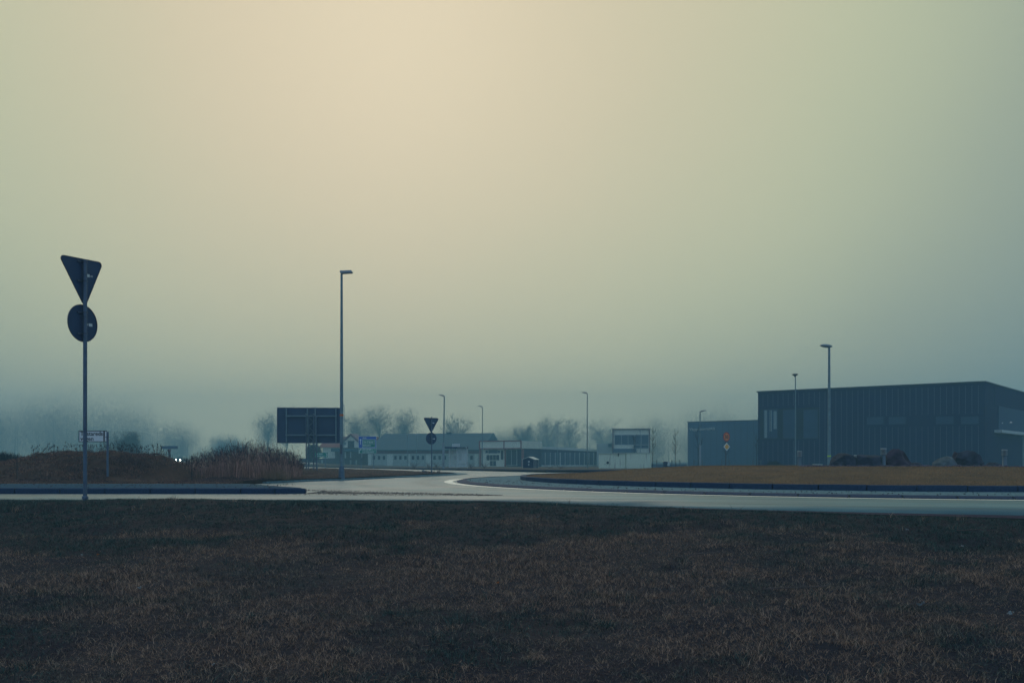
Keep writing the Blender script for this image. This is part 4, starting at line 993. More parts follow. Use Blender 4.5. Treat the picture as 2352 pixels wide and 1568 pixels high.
for dx_ in (-.25, .22): MB().box(u + dx_ - .04, u + dx_ + .04, -.04, -.002, z - .17, z - .12).build('bracket', 'darkpost', t)
u, z = fc_.uz((737 / 7.84 + 2380) / 1.7415, (925 / 7.84 + 1700) / 1.7415); MB().box(u - .05, u + .05, -.13, -.082, z - .12, z + .14).build('vent', 'black', t)

# kiosk with gable roof
Yk = 80.0; s = Yk / F; x0 = WX(1201, Yk); zb = far_z(x0, Yk) - .15
t = thing('kiosk', 'small dark kiosk with a pale pitched roof beyond the road', 'kiosk', (x0, Yk, zb), math.radians(-10))
w1 = 25.5 * s; w2 = 24 * s; hz = WZ(1054.5, Yk) - zb; hp_ = WZ(1049.3, Yk) - zb
kbd = MB().prism([(0, 0), (w1, 0), (w1, hz), (w1 / 2, hp_ - .05), (0, hz)], 0, 3.2).build('body', 'clad_black', t)
rr = MB()
for sgn, xa in ((1, -.1), (-1, w1 + .1)):
    xm_ = w1 / 2; rr.add([(xa, -.12, hz - .04), (xm_, -.12, hp_), (xm_, 3.3, hp_), (xa, 3.3, hz - .04), (xa, -.12, hz + .0), (xm_, -.12, hp_ + .05), (xm_, 3.3, hp_ + .05), (xa, 3.3, hz + .0)], [(0, 1, 5, 4), (1, 2, 6, 5), (2, 3, 7, 6), (3, 0, 4, 7), (4, 5, 6, 7), (0, 3, 2, 1)])
rr.build('roof', 'frame_pale', t)
tr = MB(); tr.box(w1 + .002, w1 + .03, -.03, .05, 0, hz - .05); tr.box(-.03, -.002, -.03, .05, 0, hz - .05)
for k in (1.1, 2.0, 3.1): tr.box(w1 + .002, w1 + .03, k, k + .05, 0, hz - .05)
tr.build('corner_trim', 'frame_pale', t); MB().box(w1 * .48, w1 * .62, -.03, -.002, hz - .28, hz - .17).build('plate', 'sticker', t); MB().box(w1 * .5, w1 * .57, -.03, -.002, hz - .62, hz - .42).build('handle', 'frame_pale', t)

# bus shelter
Yb = 88.0; s = Yb / F; xb = WX(1031, Yb); zb = far_z(xb, Yb) - .06
t = thing('bus_shelter', 'glass bus shelter with dark roof edge and a small top sign', 'bus shelter', (xb, Yb, zb))
def sx(px): return (px - 1031) * s
def sz(py): return WZ(py, Yb) - zb
for px, yy in ((1031.8, 0), (1049.3, .0), (1072.5, 0), (1031.8, 1.4), (1072.5, 1.4)): MB().box(sx(px) - .045, sx(px) + .045, yy, yy + .07, -.1, sz(1029.5)).build('post', 'frame_pale', t)
rf = MB().box(sx(1022), sx(1073.6), -.25, 1.6, sz(1029.4), sz(1025.6)).build('roof', 'clad_black', t)
MB().box(sx(1050), sx(1073.2), -.30, -.252, sz(1029.2), sz(1025.4)).build('name_strip', 'darkpost', rf); MB().box(sx(1070), sx(1072.4), -.32, -.302, sz(1028.4), sz(1026.2)).build('emblem_plate', 'white', rf)
def glass_mat():
    m, nt, b = new_mat('shelter_glass'); b.inputs['Base Color'].default_value = (.75, .82, .82, 1); b.inputs['Roughness'].default_value = .15; b.inputs['Alpha'].default_value = .3; return m
M['clear'] = glass_mat()
for a, b, yy in ((1032.6, 1048.5, 1.43), (1050.1, 1071.7, 1.43)): MB().box(sx(a), sx(b), yy, yy + .01, .15, sz(1030)).build('glass_panel', 'clear', t)
MB().box(sx(1050.1), sx(1071.7), .03, .04, .15, sz(1030)).build('glass_panel', 'clear', t)
MB().box(sx(1052), sx(1069), 1.0, 1.38, .42, .48).build('bench', 'darkpost', t); MB().box(sx(1050.1), sx(1071.6), 0.0, .06, .12, .2).build('rail', 'frame_pale', t); MB().box(sx(1032.6), sx(1048.5), 0.0, .06, .12, .2).build('rail', 'frame_pale', t)
MB().box(sx(1051), sx(1058), 1.36, 1.40, .9, 1.7).build('timetable', 'wall_pale', t)
bx = MB().box(sx(1038.4), sx(1056), .2, .3, sz(1025.4), sz(1019)).build('top_sign', 'frame_pale', t); frame(sx(1038.4), sx(1056), sz(1025.4), sz(1019), .05, .198, 'border', 'white', bx)

# low barrier, utility cabinet, grey box
Yw = 104.0; xa = WX(1493, Yw); xb_ = WX(1577, Yw)
t = thing('low_barrier', 'low grey wall with a pale top rail beside the grey hall', 'wall', (xa, Yw, far_z(xa, Yw))); zt_ = WZ(1064.5, Yw) - far_z(xa, Yw)
MB().box(-2, xb_ - xa, 0, .2, -.2, zt_ - .08).build('wall', 'clad_grey', t); MB().box(-2, xb_ - xa + .02, -.05, .25, zt_ - .079, zt_).build('top_rail', 'curtain', t)
Yw = 79.0; xa = WX(1529, Yw); za = far_z(xa, Yw)
t = thing('utility_cabinet', 'dark utility cabinet with a pale meter box between young trees', 'cabinet', (xa, Yw, za)); zt_ = WZ(1059.5, Yw) - za
MB().box(-.2, .2, 0, .4, -.1, zt_).build('body', 'clad_black', t, bevel=.02); MB().box(.21, .42, .05, .3, zt_ - .42, zt_ + .02).build('meter_box', 'frame_pale', t, bevel=.01); MB().box(.15, .19, -.02, -.001, zt_ * .4, zt_ * .6).build('handle', 'frame_pale', t)
Yw = 78.0; xa = WX(1880.5, Yw); za = far_z(xa, Yw)
t = thing('storage_box', 'low pale grey box at the foot of the black building', 'box', (xa, Yw, za)); w_ = 8.5 * Yw / F; zt_ = WZ(1065.5, Yw) - za
MB().box(-w_, w_, 0, .6, -.1, zt_ - .04).build('body', 'wall_pale', t, bevel=.02); MB().box(-w_ - .03, w_ + .03, -.03, .63, zt_ - .038, zt_).build('lid', 'frame_pale', t)

# ------------------------------------------------------------------ car far off with lamps on
Yc_ = 190.0; xc = WX(408.6, Yc_); zc = float(G(xc, Yc_))
t = thing('car', 'distant oncoming car in the fog with two lit headlights', 'car', (xc, Yc_, WZ(1055.6, Yc_) - .66), math.radians(0))
prof = [(-.82, .25), (.82, .25), (.84, .75), (.76, .95), (.60, 1.4), (.45, 1.48), (-.45, 1.48), (-.60, 1.4), (-.76, .95), (-.84, .75)]
MB().prism([(x, min(z, .96)) for x, z in prof], 0, 4.2).build('body', 'carpaint', t, bevel=.06); MB().prism([(-.74, .961), (.74, .961), (.6, 1.42), (-.6, 1.42)], 1.1, 3.6).build('cabin', 'carpaint', t, bevel=.05)
MB().prism([(-.66, .99), (.66, .99), (.55, 1.36), (-.55, 1.36)], 1.06, 1.098).build('windscreen', 'glass', t)
for sx_ in (-.53, .53): MB().tube((sx_, -.03, .66), (sx_, -.001, .66), .11, .11, 16).build('headlight', 'headlamp', t)
for sx_ in (-.72, .72):
    for yy in (.8, 3.3): MB().tube((sx_ - .1, yy, .3), (sx_ + .1, yy, .3), .31, .31, 18).build('wheel', 'tar', t)
MB().box(-.25, .25, -.02, -.001, .4, .5).build('number_plate', 'white', t)

# ------------------------------------------------------------------ boulders, pebbles, bollards on the island
SIL = {'A': [(0, 0), (.05, .35), (.14, .75), (.25, .86), (.38, 1), (.6, .93), (.75, .8), (.92, .6), (1, .42), (1, 0)], 'B': [(0, 0), (0, .5), (.05, .93), (.25, 1), (.5, 1), (.8, .95), (1, .85), (1, 0)],
       'C': [(0, 0), (0, .5), (.12, .8), (.35, 1), (.6, .97), (.8, .62), (1, .15), (1, 0)], 'S': [(0, 0), (0, .8), (.15, 1), (.45, .9), (.7, .6), (1, .12), (1, 0)], 'D': [(0, 0), (0, .45), (.25, .8), (.6, 1), (.8, .95), (.95, .6), (1, .2), (.97, 0)],
       'E': [(0, 0), (0, .6), (.1, .85), (.35, 1), (.55, .93), (.85, .6), (1, .3), (.98, 0)], 'F': [(0, 0), (.05, .5), (.3, 1), (.7, .9), (.95, .5), (1, 0)]}
def rock(px0, px1, ytop, ybot, Y, m, seed, label, lopside=0.0, deep=.8):
    form = {1: 'A', 2: 'B', 3: 'C', 4: 'S', 5: 'F', 6: 'D', 7: 'F', 8: 'E', 9: 'F'}[seed]
    r = random.Random(seed); s = Y / F; W = (px1 - px0) * s / 2; x = WX((px0 + px1) / 2, Y); zg = mound_z(x, Y); zb = min(zg, WZ(ybot, Y)) ; H = (WZ(ytop, Y) - zb) * 1.07
    sil = SIL[form]; cx0, cz0 = .5, .30
    P_ = [((a - cx0), (b - cz0)) for a, b in sil]
    def rad(th):
        dx, dz = math.cos(th), math.sin(th); best = .3
        for k in range(len(P_)):
            (x1, z1), (x2, z2) = P_[k], P_[(k + 1) % len(P_)]; ex, ez = x2 - x1, z2 - z1; den = dx * ez - dz * ex
            if abs(den) < 1e-9: continue
            t_ = (x1 * ez - z1 * ex) / den; u_ = (x1 * dz - z1 * dx) / den
            if t_ > 0 and -1e-6 <= u_ <= 1 + 1e-6: best = t_
        return best
    bm = bmesh.new(); bmesh.ops.create_icosphere(bm, subdivisions=5, radius=1.0); planes = []
    for k in range(9): planes.append((Vector((r.uniform(-1, 1), r.uniform(-1.2, -.2), r.uniform(-.1, 1))).normalized(), r.uniform(.6, .84)))
    for v in bm.verts:
        c = v.co.copy()
        for d, l in planes:
            k = c.dot(d)
            if k > l: c -= d * (k - l) * .9
        c *= 1 + .05 * mnoise.fractal(c * 1.9 + Vector((seed, 0, 0)), 1, 2, 5) + .02 * mnoise.fractal(c * 7 + Vector((seed, 0, 0)), 1, 2, 3)
        th = math.atan2(c.z, c.x); rho = math.hypot(c.x, c.z); q = rad(th) * rho ** .7 if rho > 0 else 0
        X_ = math.cos(th) * q; Z_ = math.sin(th) * q
        v.co = Vector((X_ * 2 * W, c.y * W * deep, max(0, Z_ + cz0) * H * 1.0 - .03))
    me = bpy.data.meshes.new('boulder'); bm.to_mesh(me); bm.free(); me.shade_smooth(); me.materials.append(M[m])
    o = bpy.data.objects.new('boulder', me); COL.objects.link(o); o.location = (x, Y, zb); return tag(o, label, 'boulder', 'boulders on the roundabout island')
rock(1905.6, 1971, 1037, 1072, 28.3, 'rock', 1, 'wide dark grey boulder touching the stout lamp post', -.1)
rock(1968, 2029, 1041.5, 1074, 28.0, 'rock', 2, 'flat topped dark boulder between the wide one and a louvred bollard', .0)
rock(2033, 2088, 1031, 1072.5, 28.2, 'rock_red', 3, 'tall rounded reddish boulder just past a louvred bollard', -.05)
rock(2058, 2098, 1033, 1072, 29.2, 'rock_red', 4, 'reddish slab leaning behind the tall rounded boulder', .15)
rock(2088, 2128, 1060, 1073, 28.6, 'rock', 5, 'low dark flat boulder in the gap before the pale one')
rock(2144, 2202, 1046.5, 1073, 28.0, 'rock_pale', 6, 'pale grey low boulder, smooth rounded top', .1)
rock(2184, 2216, 1037, 1072, 29.6, 'rock_red', 7, 'small brownish boulder tucked behind the pale grey one')
rock(2198, 2265, 1033.5, 1072.5, 28.4, 'rock', 8, 'biggest near black boulder with a sloping back', -.12)
rock(2262, 2306, 1060, 1073, 28.8, 'rock', 9, 'low dark boulder beside the outermost louvred bollard')
cs = []
for i in range(900):
    Y = random.uniform(26.6, 29.6); px = random.uniform(1842, 2420); cs.append((WX(px, Y), Y))
Vv, Tt = stones(cs, lambda x, y: mound_z(x, y) - .005, .03, .075)
tag(np_mesh('cobble_bed', Vv, Tt, 'pebble'), 'strip of purplish cobbles under the boulders', 'cobbles', kind='stuff')
def bollard(px, ytop, ybot, Y, label):
    s = Y / F; x = WX(px, Y); zb = WZ(ybot, Y); H = WZ(ytop, Y) - zb; t = thing('bollard_light', label, 'bollard light', (x, Y, zb), 0, 'louvred bollard lights on the island')
    r = .19 / 2 * (H / .66) * .95
    MB().lathe([(r * 1.05, -.1), (r * 1.05, .03), (r * .85, .05), (r * .8, H * .64)], 24).build('post', 'bollard', t, True)
    MB().tube((0, 0, H * .64), (0, 0, H * .96), r * .62, r * .62, 20).build('lamp_core', 'black', t, True)
    for k in range(5): z = H * (.665 + .068 * k); MB().lathe([(r * .6, z - .004), (r * 1.12, z - .002), (r * 1.14, z + .014), (r * .7, z + .02)], 24).build('louvre', 'louvre', t, True)
    MB().lathe([(r * .6, H * .955), (r * 1.12, H * .955), (r * 1.12, H * .985), (r * .9, H)], 24).build('cap', 'louvre', t, True)
bollard(1836.5, 1035.5, 1072, 30.5, 'lone louvred bollard light left of the boulders')
bollard(1965.5, 1044.5, 1073, 36.0, 'louvred bollard light half hidden between two dark boulders')
bollard(2029.3, 1029, 1071.5, 28.0, 'louvred bollard light between flat topped and reddish boulders')
bollard(2307.5, 1032, 1071.5, 28.0, 'louvred bollard light past the biggest dark boulder')

# ------------------------------------------------------------------ trees
def branch_tree(seed, H, spread=.5, levels=4, trunk_r=None, up=.55, first=.22, nb=7, twn=1, tw=.012, tlen=.5):
    r = random.Random(seed); tr = MB(); twig = [];
    trunk_r = trunk_r or H * .016
    def grow(p, d, L, rad, lv):
        segs = 3 if lv < 3 else 2; q = p; dd = d
        for k in range(segs):
            dd = (dd + Vector((r.uniform(-1, 1), r.uniform(-1, 1), r.uniform(-.2, .5))) * .13).normalized(); nq = q + dd * (L / segs); ra = rad * (1 - .55 * k / segs); rb = rad * (1 - .55 * (k + 1) / segs)
            if lv <= 2: tr.tube(q, nq, ra, rb, 6 if lv == 0 else 4, False)
            else: twig.append((q, nq, max(rad, tw)))
            if lv < levels and (k > 0 or lv > 0):
                for b in range(r.randint(1, 3) if lv else nb):
                    a = r.uniform(0, 2 * PI); side = Vector((math.cos(a), math.sin(a), 0)); bd = (dd * up + side * spread * r.uniform(.6, 1.2) + Vector((0, 0, .15))).normalized()
                    st = q + (nq - q) * r.random(); grow(st, bd, L * r.uniform(.42, .62), rb * .5, lv + 1)
            q = nq
    grow(Vector((0, 0, -.1)), Vector((0, 0, 1)), H * .72, trunk_r, 0)
    return tr, twig
def twig_mesh(name, twig, parent, m='twig', wid=1.0):
    if not twig: return None
    P = np.array([tuple(a) for a, b, c in twig]); Q = np.array([tuple(b) for a, b, c in twig]); W = np.array([c for a, b, c in twig]) * wid
    d = Q - P; ax = rng.normal(size=d.shape); sdv = np.cross(d, ax); sdv /= np.linalg.norm(sdv, axis=1)[:, None] + 1e-9
    V = np.stack([P - sdv * W[:, None], P + sdv * W[:, None], Q], 1).reshape(-1, 3); T = np.arange(len(V)).reshape(-1, 3)
    return np_mesh(name, V, T, m, parent=parent)
def tree(px, ytop, Y, wpx, seed, label, group, kind='bare', zb=None):
    x = WX(px, Y); zb = far_z(x, Y) if zb is None else zb; H = WZ(ytop, Y) - zb
    t = thing('tree', label, 'tree', (x, Y, zb), seed * 1.3, group)
    W = wpx * Y / F
    tr, tw = branch_tree(seed, H, spread=.62, levels=5, nb=5, tw=.02)
    # bare crown: extra fine twigs filling an uneven ovoid
    r = random.Random(seed); ex = []
    clumps = [(Vector((r.gauss(0, .24) * W, r.gauss(0, .24) * W, H * r.uniform(.28, .80))), r.uniform(.12, .26) * W) for k in range(30)]
    for k in range(14000 if kind == 'bare' else 20000):
        c, rad = r.choice(clumps); p = c + Vector((r.gauss(0, 1), r.gauss(0, 1), r.gauss(0, 1.9))) * rad * .6
        if p.z > H * 1.02 or p.z < H * .12: continue
        d = Vector((r.gauss(0, .6), r.gauss(0, .6), 1 if kind == 'bare' else .2)).normalized() * r.uniform(.3, .8); ex.append((p, p + d, r.uniform(.005, .013) if kind == 'bare' else r.uniform(.008, .020)))
    xs_ = [abs(v[0]) for v in tr.v]; k = (W / 2) / max(max(xs_), .1); k = min(k, 1.3); zt = max([v[2] for v in tr.v]); kz = H * .93 / zt
    tr.v = [(a * k, b * k, c * kz) for a, b, c in tr.v]; tw = [(Vector((a.x * k, a.y * k, a.z * kz)), Vector((b.x * k, b.y * k, b.z * kz)), c) for a, b, c in tw]
    tr.build('trunk', 'bark', t); twig_mesh('crown', tw + ex, t, 'twig' if kind == 'bare' else 'conifer'); return t
TREES = [ (612, 945, 268, 60, 'bare', 'hazy bare tree just clear of the dark board, lower one'), (655, 928, 276, 80, 'bare', 'tall hazy bare tree mostly behind the dark board'), (728, 932, 273, 80, 'bare', 'hazy tree crown peeping over the dark board'),
    (822, 940, 258, 74, 'dense', 'hazy rounded tree above the small gable'), (868, 930, 264, 90, 'dense', 'broad hazy tree, highest over the grey shed roof'), (925, 938, 262, 84, 'dense', 'hazy rounded tree over the shed, nearest the yield sign'),
    (1055, 953, 268, 78, 'bare', 'pale bare tree above the shed beside the sleeved lamp'), (1208, 968, 254, 52, 'bare', 'hazy tree above the shop, small and dark'), (1258, 950, 283, 70, 'bare', 'hazy taller tree over the glazed hall'), (1312, 962, 291, 70, 'bare', 'hazy tree just before the slender lamp'),
    (1395, 955, 312, 90, 'bare', 'very faint tree behind the white block'), (292, 992, 150, 48, 'dense', 'round faint tree rising beyond the heap by the street board'), (720, 1022, 128, 22, 'dense', 'small dark conifer under the dark board')]
for k, (px, yt, Y, w, kd, lb) in enumerate(TREES): tree(px, yt, Y, w, 30 + k, lb, 'hazy trees behind the buildings', kd)
def woods(name, spans, label, n, seed, dense=.6, per=8000):
    r = random.Random(seed); ex = []; tr = MB()
    for k in range(n):
        px = r.uniform(spans[0][0], spans[-1][0]); yt = np.interp(px, [a for a, b in spans], [b for a, b in spans]); Y = r.uniform(290, 338)
        x = WX(px, Y); zb = far_z(x, Y); H = (WZ(yt, Y) - zb) * r.uniform(.72, 1.02); W = H * r.uniform(.5, .8)
        tr.tube((x, Y, zb - .3), (x + r.uniform(-.4, .4), Y, zb + H * .6), .12, .03, 5, False)
        con = False
        cl = [(r.gauss(0, .3) * W, r.gauss(0, .3) * W, H * r.uniform(.2, .9), r.uniform(.14, .30) * W) for q in range(12)]
        for q in range(per):
            if con:
                z = H * (1 - r.random() ** .6 * .9); rad = W * .5 * (1 - z / H) + .15; a = r.uniform(0, 2 * PI); rr2 = rad * r.random() ** .5; p = Vector((x + rr2 * math.cos(a), Y + rr2 * math.sin(a), zb + z)); d = Vector((math.cos(a), math.sin(a), -.4)) * r.uniform(.3, .8); wd = r.uniform(.06, .15)
            else:
                c = r.choice(cl); p = Vector((x + c[0] + r.gauss(0, c[3]), Y + c[1] + r.gauss(0, c[3]), zb + min(H * 1.05, c[2] - abs(r.gauss(0, c[3] * 2.6)) + r.gauss(0, c[3])))); d = Vector((r.gauss(0, .4), r.gauss(0, .4), 1)).normalized() * r.uniform(.6, 1.6); wd = r.uniform(.005, .014)
                if p.z < zb: continue
            ex.append((p, p + d, wd))
    o = twig_mesh(name, ex, None, 'conifer'); tag(o, label, 'woods', kind='stuff'); tr.build('trunks', 'bark', o)
woods('woods', [(-60, 900), (0, 902), (60, 892), (120, 888), (200, 893), (270, 905), (340, 918), (400, 945), (450, 985), (560, 1010)], 'dark foggy woodland mass behind the earth heap', 52, 3)
woods('woods', [(1130, 985), (1300, 965), (1450, 960), (1530, 940), (1580, 925), (1640, 915), (1760, 905), (1800, 915)], 'foggy woodland behind the lettered grey hall', 42, 4, .35)
woods('woods', [(2180, 885), (2230, 862), (2270, 858), (2300, 880), (2340, 868), (2420, 855)], 'foggy treetops over the black building', 16, 5, .25, 2200)

# young staked trees
def young(px, ytop, seed, label):
    Y = 80.0; x = WX(px, Y); zb = far_z(x, Y) - .05; H = WZ(ytop, Y) - zb; r = random.Random(seed)
    t = thing('young_tree', label, 'young tree', (x, Y, zb), 0, 'young staked street trees'); tr = MB(); lean = r.uniform(-.12, .06)
    q = Vector((0, 0, -.05)); tw = []
    for k in range(6):
        nq = Vector((lean * (k + 1) / 6 - (lean * .3), 0, H * (k + 1) / 6.0)); tr.tube(q, nq, .04 * (1 - k * .14), .04 * (1 - (k + 1) * .14), 7, False)
        if k >= 2:
            for b in range(6):
                a = r.uniform(0, 2 * PI); st = q + (nq - q) * r.random(); L = H * r.uniform(.18, .36) * (1.15 - k * .1); side = Vector((math.cos(a), math.sin(a), 0))
                p1 = st + side * L * .38 + Vector((0, 0, L * .5)); p2 = p1 + side * L * .08 + Vector((0, 0, L * .5)); tr.tube(st, p1, .012, .009, 4, False); tw.append((p1, p2, .011))
                for e_ in range(4):
                    s2 = st + (p1 - st) * r.random(); tw.append((s2, s2 + Vector((r.uniform(-.2, .2), r.uniform(-.2, .2), .35)) * L, .007))
        q = nq
    tr.build('trunk', 'bark', t); twig_mesh('crown', tw, t, 'bark')
    s = thing('tree_support', label.replace('young bare tree', 'pair of dark stakes of the tree'), 'tree stakes', (x, Y - .1, zb), 0, 'tree stake pairs')
    hs = WZ(1055.5, Y) - zb; g = .40
    for q_, tilt in ((-g, r.uniform(-.02, .10)), (g, r.uniform(-.05, .06))): MB().tube((q_ - tilt, 0, -.1), (q_, 0, hs), .045, .04, 8).build('stake', 'darkpost', s, True)
    MB().tube((-g + .045, 0, hs - .16), (g - .045, 0, hs - .16), .02, .02, 6).build('tie_bar', 'darkpost', s)
young(1457, 1000, 1, 'young bare tree before the rusty cabin wall'); young(1499, 990, 2, 'young bare tree at the end of the rusty cabin'); young(1552, 993, 3, 'young bare tree past the utility cabinet')
young(1603.5, 988, 4, 'young bare tree under the pale wall lettering'); young(1666, 1000, 5, 'young bare tree behind the 50 limit sign'); young(1738, 1000, 6, 'young bare tree by the corner of the black building')

# hedgy bushes far left, dark shrub by black building
def bush(px0, px1, ytop, Y, seed, label, zb):
    r = random.Random(seed); ex = []
    x0, x1 = WX(px0, Y), WX(px1, Y); H = WZ(ytop, Y) - zb
    for k in range(3000):
        x = r.uniform(x0, x1); t_ = (x - x0) / (x1 - x0); hh_ = H * (.5 + .5 * math.sin(PI * min(1, max(0, t_)))) * (.85 + .3 * mnoise.noise(Vector((x * 2, seed, 0)))); z = hh_ * r.random() ** .6; p = Vector((x - (x0 + x1) / 2, r.gauss(0, .5), z)); d = Vector((r.gauss(0, .35), r.gauss(0, .35), 1)).normalized() * r.uniform(.1, .35); ex.append((p, p + d, r.uniform(.006, .018)))
    o = twig_mesh('bush', ex, None, 'bush'); o.location = ((x0 + x1) / 2, Y, zb); tag(o, label, 'bush')
bush(-30, 52, 1040, 40.0, 1, 'dark leafless bush at the low end of the earth heap', .25)
bush(60, 150, 1047, 44.0, 2, 'faint thin bush behind the earth heap slope', .2)
bush(1764, 1790, 1061, 76.0, 3, 'low dark shrub against the black building', -.05)

# snow marker canes
for px, Y, yt, yb, lb in ((39, 23.0, 1048, 1095, 'thin marker cane at the low side of the earth heap'), (440.5, 24.4, 1046, 1096, 'thin marker cane in front of the reeds')):
    x = WX(px, Y); zb = land_zn(x, Y); t = thing('marker_cane', lb, 'marker cane', (x, Y, zb)); H = WZ(yt, Y) - zb; MB().tube((0, 0, -.1), (0, 0, H), .012, .009, 8).build('cane', 'snowpole', t); MB().tube((0, 0, H * .68), (0, 0, H * .74), .016, .016, 8).build('band', 'black', t)
lz = lambda x, y: land_zn(x, y); vz = lambda x, y: float(ground_z(x, y)); fz = lambda x, y: far_z(x, y)
weed(1305, 12.6, 24, 1, 'thin forked weed stalk on the crest against the pale road', vz, n=3, spread=.16); weed(1686, 11.3, 20, 2, 'two curved bare stems on the crest near the shoulder', vz, n=2, spread=.25)
for k, (px, lb) in enumerate(((950, 'sparse weeds by the shed gates, nearest the faint lamp pair'), (985, 'sparse weeds by the shed doors, left of the yield post'), (1003, 'weeds just right of the yield post foot'), (1082, 'weeds beside the bus shelter'), (1112, 'tall weeds before the shop'), (1008, 'dry weeds at the tip of the grass bank'))):
    weed(px, 72.0 if k < 5 else 40.5, 16 if k < 5 else 11, 10 + k, lb, fz if k < 5 else lz, 'roadside weeds', n=14, spread=.35)
for k, (px, lb) in enumerate(((1212 + 95, 'short weed clump'),)): pass
weed(1290, 66.0, 10, 31, 'dark weed clump on the far verge before the glazed hall', fz, 'roadside weeds', n=9, spread=.5); weed(1265, 66.0, 9, 32, 'dark weed tuft on the far verge near the kiosk', fz, 'roadside weeds', n=7, spread=.5)

# litter
def scrap(px, py, w, seed, label, m='litter', zf=None, name='litter'):
    r = random.Random(seed); Y = 3.0; zf = zf or (lambda x, y: float(grid_z(np.array([x]), np.array([y]))[0]))
    while Y < 60 and WZ(py, Y) > zf(WX(px, Y), Y) + .01: Y += .02
    x = WX(px, Y); mb = MB(); n = 6
    for i in range(n + 1):
        for j in range(n + 1): mb.v.append(((i / n - .5) * w * (1 + .3 * r.uniform(-1, 1) / n), (j / n - .5) * w * .6, .03 + .35 * w * mnoise.noise(Vector((i * .5, j * .5, seed * 3.3))) + r.uniform(0, .12) * w))
    for i in range(n):
        for j in range(n):
            if r.random() < .9: a = i * (n + 1) + j; mb.f.append((a, a + 1, a + n + 2, a + n + 1))
    o = mb.build(name, m); o.location = (x, Y, zf(x, Y) + .012); o.rotation_euler = (r.uniform(-.3, .3), r.uniform(-.3, .3), r.uniform(0, 3)); tag(o, label, 'litter', 'litter in the grass'); 
    md = o.modifiers.new('t', 'SOLIDIFY'); md.thickness = .0015
scrap(190, 1281, .035, 1, 'tiny white scrap in the grass below the near road sign'); scrap(226, 1280, .025, 2, 'tiny orange scrap next to the white one', 'litter_orange'); scrap(2211, 1260, .035, 3, 'white scrap in dark grass beneath the black building'); scrap(2082, 1222, .035, 4, 'small bright scrap near the crest below the boulders')
scrap(2118, 1396, .06, 5, 'torn pale paper strip in the grass, largest scrap'); scrap(2320, 1416, .055, 6, 'crumpled clear film by the edge of the lawn'); scrap(493, 1535, .03, 7, 'tiny pale scrap close to the viewer'); scrap(1145, 1345, .03, 8, 'tiny orange fleck in the middle of the lawn', 'litter_orange'); scrap(323, 1357, .05, 9, 'pale leaf shaped scrap in brown grass'); scrap(1237, 1192, .045, 10, 'pale scrap near the crest below the bus shelter')
scrap(975, 1084, .30, 11, 'white cup like scrap on the tip of the grass bank', zf=lambda x, y: land_zn(x, y) if y > 25 else -5)
# fallen twig
def twig_lying(px, py, L, rz, label):
    Y = 4.0
    while Y < 20 and WZ(py, Y) > float(grid_z(np.array([WX(px, Y)]), np.array([Y]))[0]) + .02: Y += .02
    x = WX(px, Y); mb = MB(); q = Vector((-L / 2, 0, .035)); r = random.Random(int(px))
    for k in range(6): nq = q + Vector((L / 6, r.uniform(-.02, .02), r.uniform(-.006, .01))); mb.tube(q, nq, .006, .005, 6, k in (0, 5)); q = nq
    mb.tube((0, 0, .04), (L * .2, L * .12, .05), .004, .002, 5); o = mb.build('fallen_twig', 'straw', smooth_=True); o.location = (x, Y, float(grid_z(np.array([x]), np.array([Y]))[0]) + .01); o.rotation_euler = (0, 0, rz); tag(o, label, 'twig', 'fallen twigs')
twig_lying(1600, 1281, .55, .5, 'fallen brown twig in the dark grass under the grey hall'); twig_lying(1828, 1357, .6, .1, 'long straight fallen twig in the lawn below the boulders'); twig_lying(2228, 1222, .35, .2, 'short pale twig near the crest by the white scrap')

# ------------------------------------------------------------------ haze
hz = MB().box(-265, 265, -75, 372, -3.5, 31).build('haze', 'white'); hz.data.materials.clear()
m = bpy.data.materials.new('haze_air'); m.use_nodes = True; nt = m.node_tree; nt.nodes.clear()
out = N(nt, 'ShaderNodeOutputMaterial'); pv = N(nt, 'ShaderNodeVolumePrincipled'); pv.inputs['Color'].default_value = (.37, .74, .88, 1); pv.inputs['Density'].default_value = .0030; pv.inputs['Anisotropy'].default_value = 0.0
nt.links.new(pv.outputs[0], out.inputs['Volume']); hz.data.materials.append(m); tag(hz, kind='stuff')

# ------------------------------------------------------------------ sky and sun
SUN_AZ = math.radians(-8.5); SUN_EL = math.radians(30)   # azimuth from +Y towards +X
sd_ = Vector((math.sin(SUN_AZ) * math.cos(SUN_EL), math.cos(SUN_AZ) * math.cos(SUN_EL), math.sin(SUN_EL)))
w = bpy.data.worlds.new('World'); scene.world = w; w.use_nodes = True; nt = w.node_tree; nt.nodes.clear()
out = N(nt, 'ShaderNodeOutputWorld'); tc = N(nt, 'ShaderNodeTexCoord')
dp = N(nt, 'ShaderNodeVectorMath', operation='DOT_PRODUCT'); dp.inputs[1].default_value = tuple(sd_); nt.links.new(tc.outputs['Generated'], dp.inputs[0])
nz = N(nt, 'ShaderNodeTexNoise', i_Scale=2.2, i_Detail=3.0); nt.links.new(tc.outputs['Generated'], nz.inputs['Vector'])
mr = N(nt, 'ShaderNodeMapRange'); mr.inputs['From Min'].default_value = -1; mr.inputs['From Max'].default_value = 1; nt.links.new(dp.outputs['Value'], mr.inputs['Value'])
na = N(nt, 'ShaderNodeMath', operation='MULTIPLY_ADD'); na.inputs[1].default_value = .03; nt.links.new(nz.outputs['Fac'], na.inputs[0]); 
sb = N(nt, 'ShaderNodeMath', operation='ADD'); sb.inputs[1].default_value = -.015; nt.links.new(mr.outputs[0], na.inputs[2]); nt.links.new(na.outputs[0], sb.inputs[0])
cr = N(nt, 'ShaderNodeValToRGB'); el = cr.color_ramp.elements; cr.color_ramp.interpolation = 'B_SPLINE'
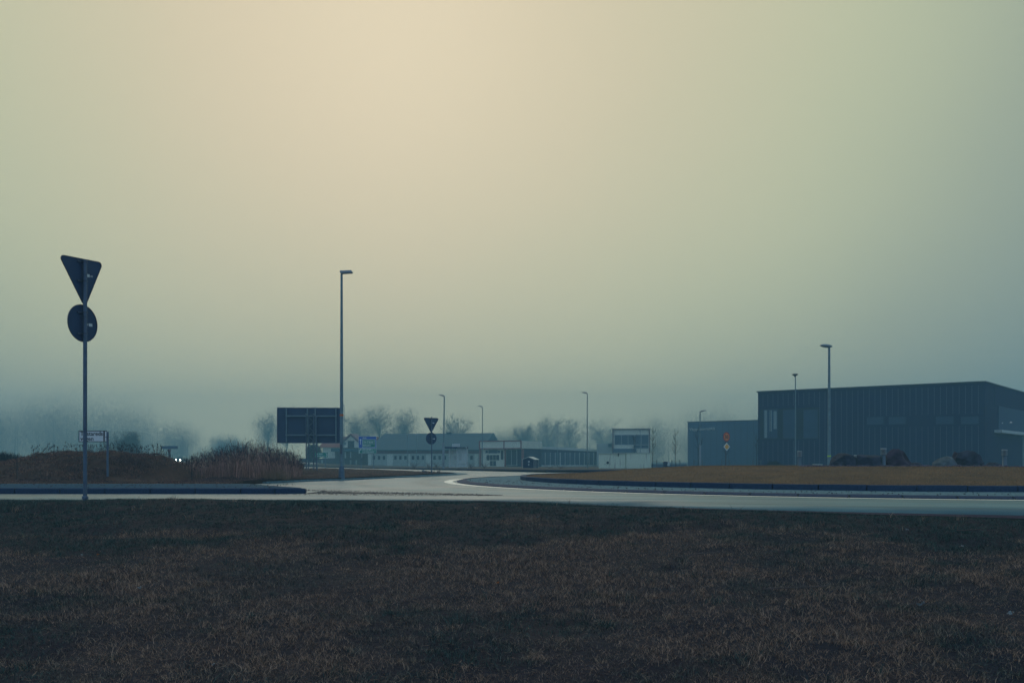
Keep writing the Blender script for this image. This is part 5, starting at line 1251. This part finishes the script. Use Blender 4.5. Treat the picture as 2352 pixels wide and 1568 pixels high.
stops = [(0.0, (.31, .43, .64)), (.5, (.23, .35, .52)), (.74, (.17, .27, .32)), (.85, (.28, .355, .30)), (.895, (.39, .445, .33)), (.935, (.56, .60, .39)), (.968, (.645, .615, .405)), (1.0, (.745, .625, .42))]
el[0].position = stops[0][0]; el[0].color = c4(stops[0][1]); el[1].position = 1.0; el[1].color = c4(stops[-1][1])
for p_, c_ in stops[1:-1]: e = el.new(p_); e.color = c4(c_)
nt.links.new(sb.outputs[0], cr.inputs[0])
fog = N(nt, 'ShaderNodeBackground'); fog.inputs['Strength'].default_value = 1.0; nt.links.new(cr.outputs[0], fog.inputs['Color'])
sky = N(nt, 'ShaderNodeTexSky', sky_type='NISHITA', sun_disc=False, sun_elevation=SUN_EL, sun_rotation=SUN_AZ, air_density=1.0, dust_density=3.0)
sb2 = N(nt, 'ShaderNodeBackground'); sb2.inputs['Strength'].default_value = .06; nt.links.new(sky.outputs[0], sb2.inputs['Color'])
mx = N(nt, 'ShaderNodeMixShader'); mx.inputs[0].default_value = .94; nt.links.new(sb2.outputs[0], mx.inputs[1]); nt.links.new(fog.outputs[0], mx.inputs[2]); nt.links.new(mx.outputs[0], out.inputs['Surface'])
sl = bpy.data.lights.new('sun', 'SUN'); sl.energy = .5; sl.angle = math.radians(40); sl.color = (1, .93, .80); so = bpy.data.objects.new('sun', sl); COL.objects.link(so)
so.rotation_euler = (-sd_).to_track_quat('-Z', 'Y').to_euler(); so.location = (0, 0, 40)

# ------------------------------------------------------------------ camera and render
cam = bpy.data.cameras.new('camera'); cam.sensor_width = 36; cam.lens = F / 2352 * 36; cam.shift_y = (HY - 784) / 2352; cam.clip_start = .05; cam.clip_end = 3000
co = bpy.data.objects.new('camera', cam); COL.objects.link(co); co.location = (0, 0, EYE); co.rotation_euler = (PI / 2, 0, 0); scene.camera = co
scene.render.engine = 'CYCLES'; cy = scene.cycles; cy.use_denoising = True; cy.max_bounces = 6; cy.volume_bounces = 2; cy.diffuse_bounces = 3; cy.glossy_bounces = 3; cy.transparent_max_bounces = 8
try: cy.denoiser = 'OPENIMAGEDENOISE'; cy.denoising_prefilter = 'ACCURATE'
except Exception: pass
cy.caustics_reflective = False; cy.caustics_refractive = False; cy.sample_clamp_indirect = 4
scene.view_settings.view_transform = 'Standard'; scene.view_settings.look = 'None'; scene.view_settings.gamma = 1; scene.view_settings.exposure = 0; scene.view_settings.use_curve_mapping = False
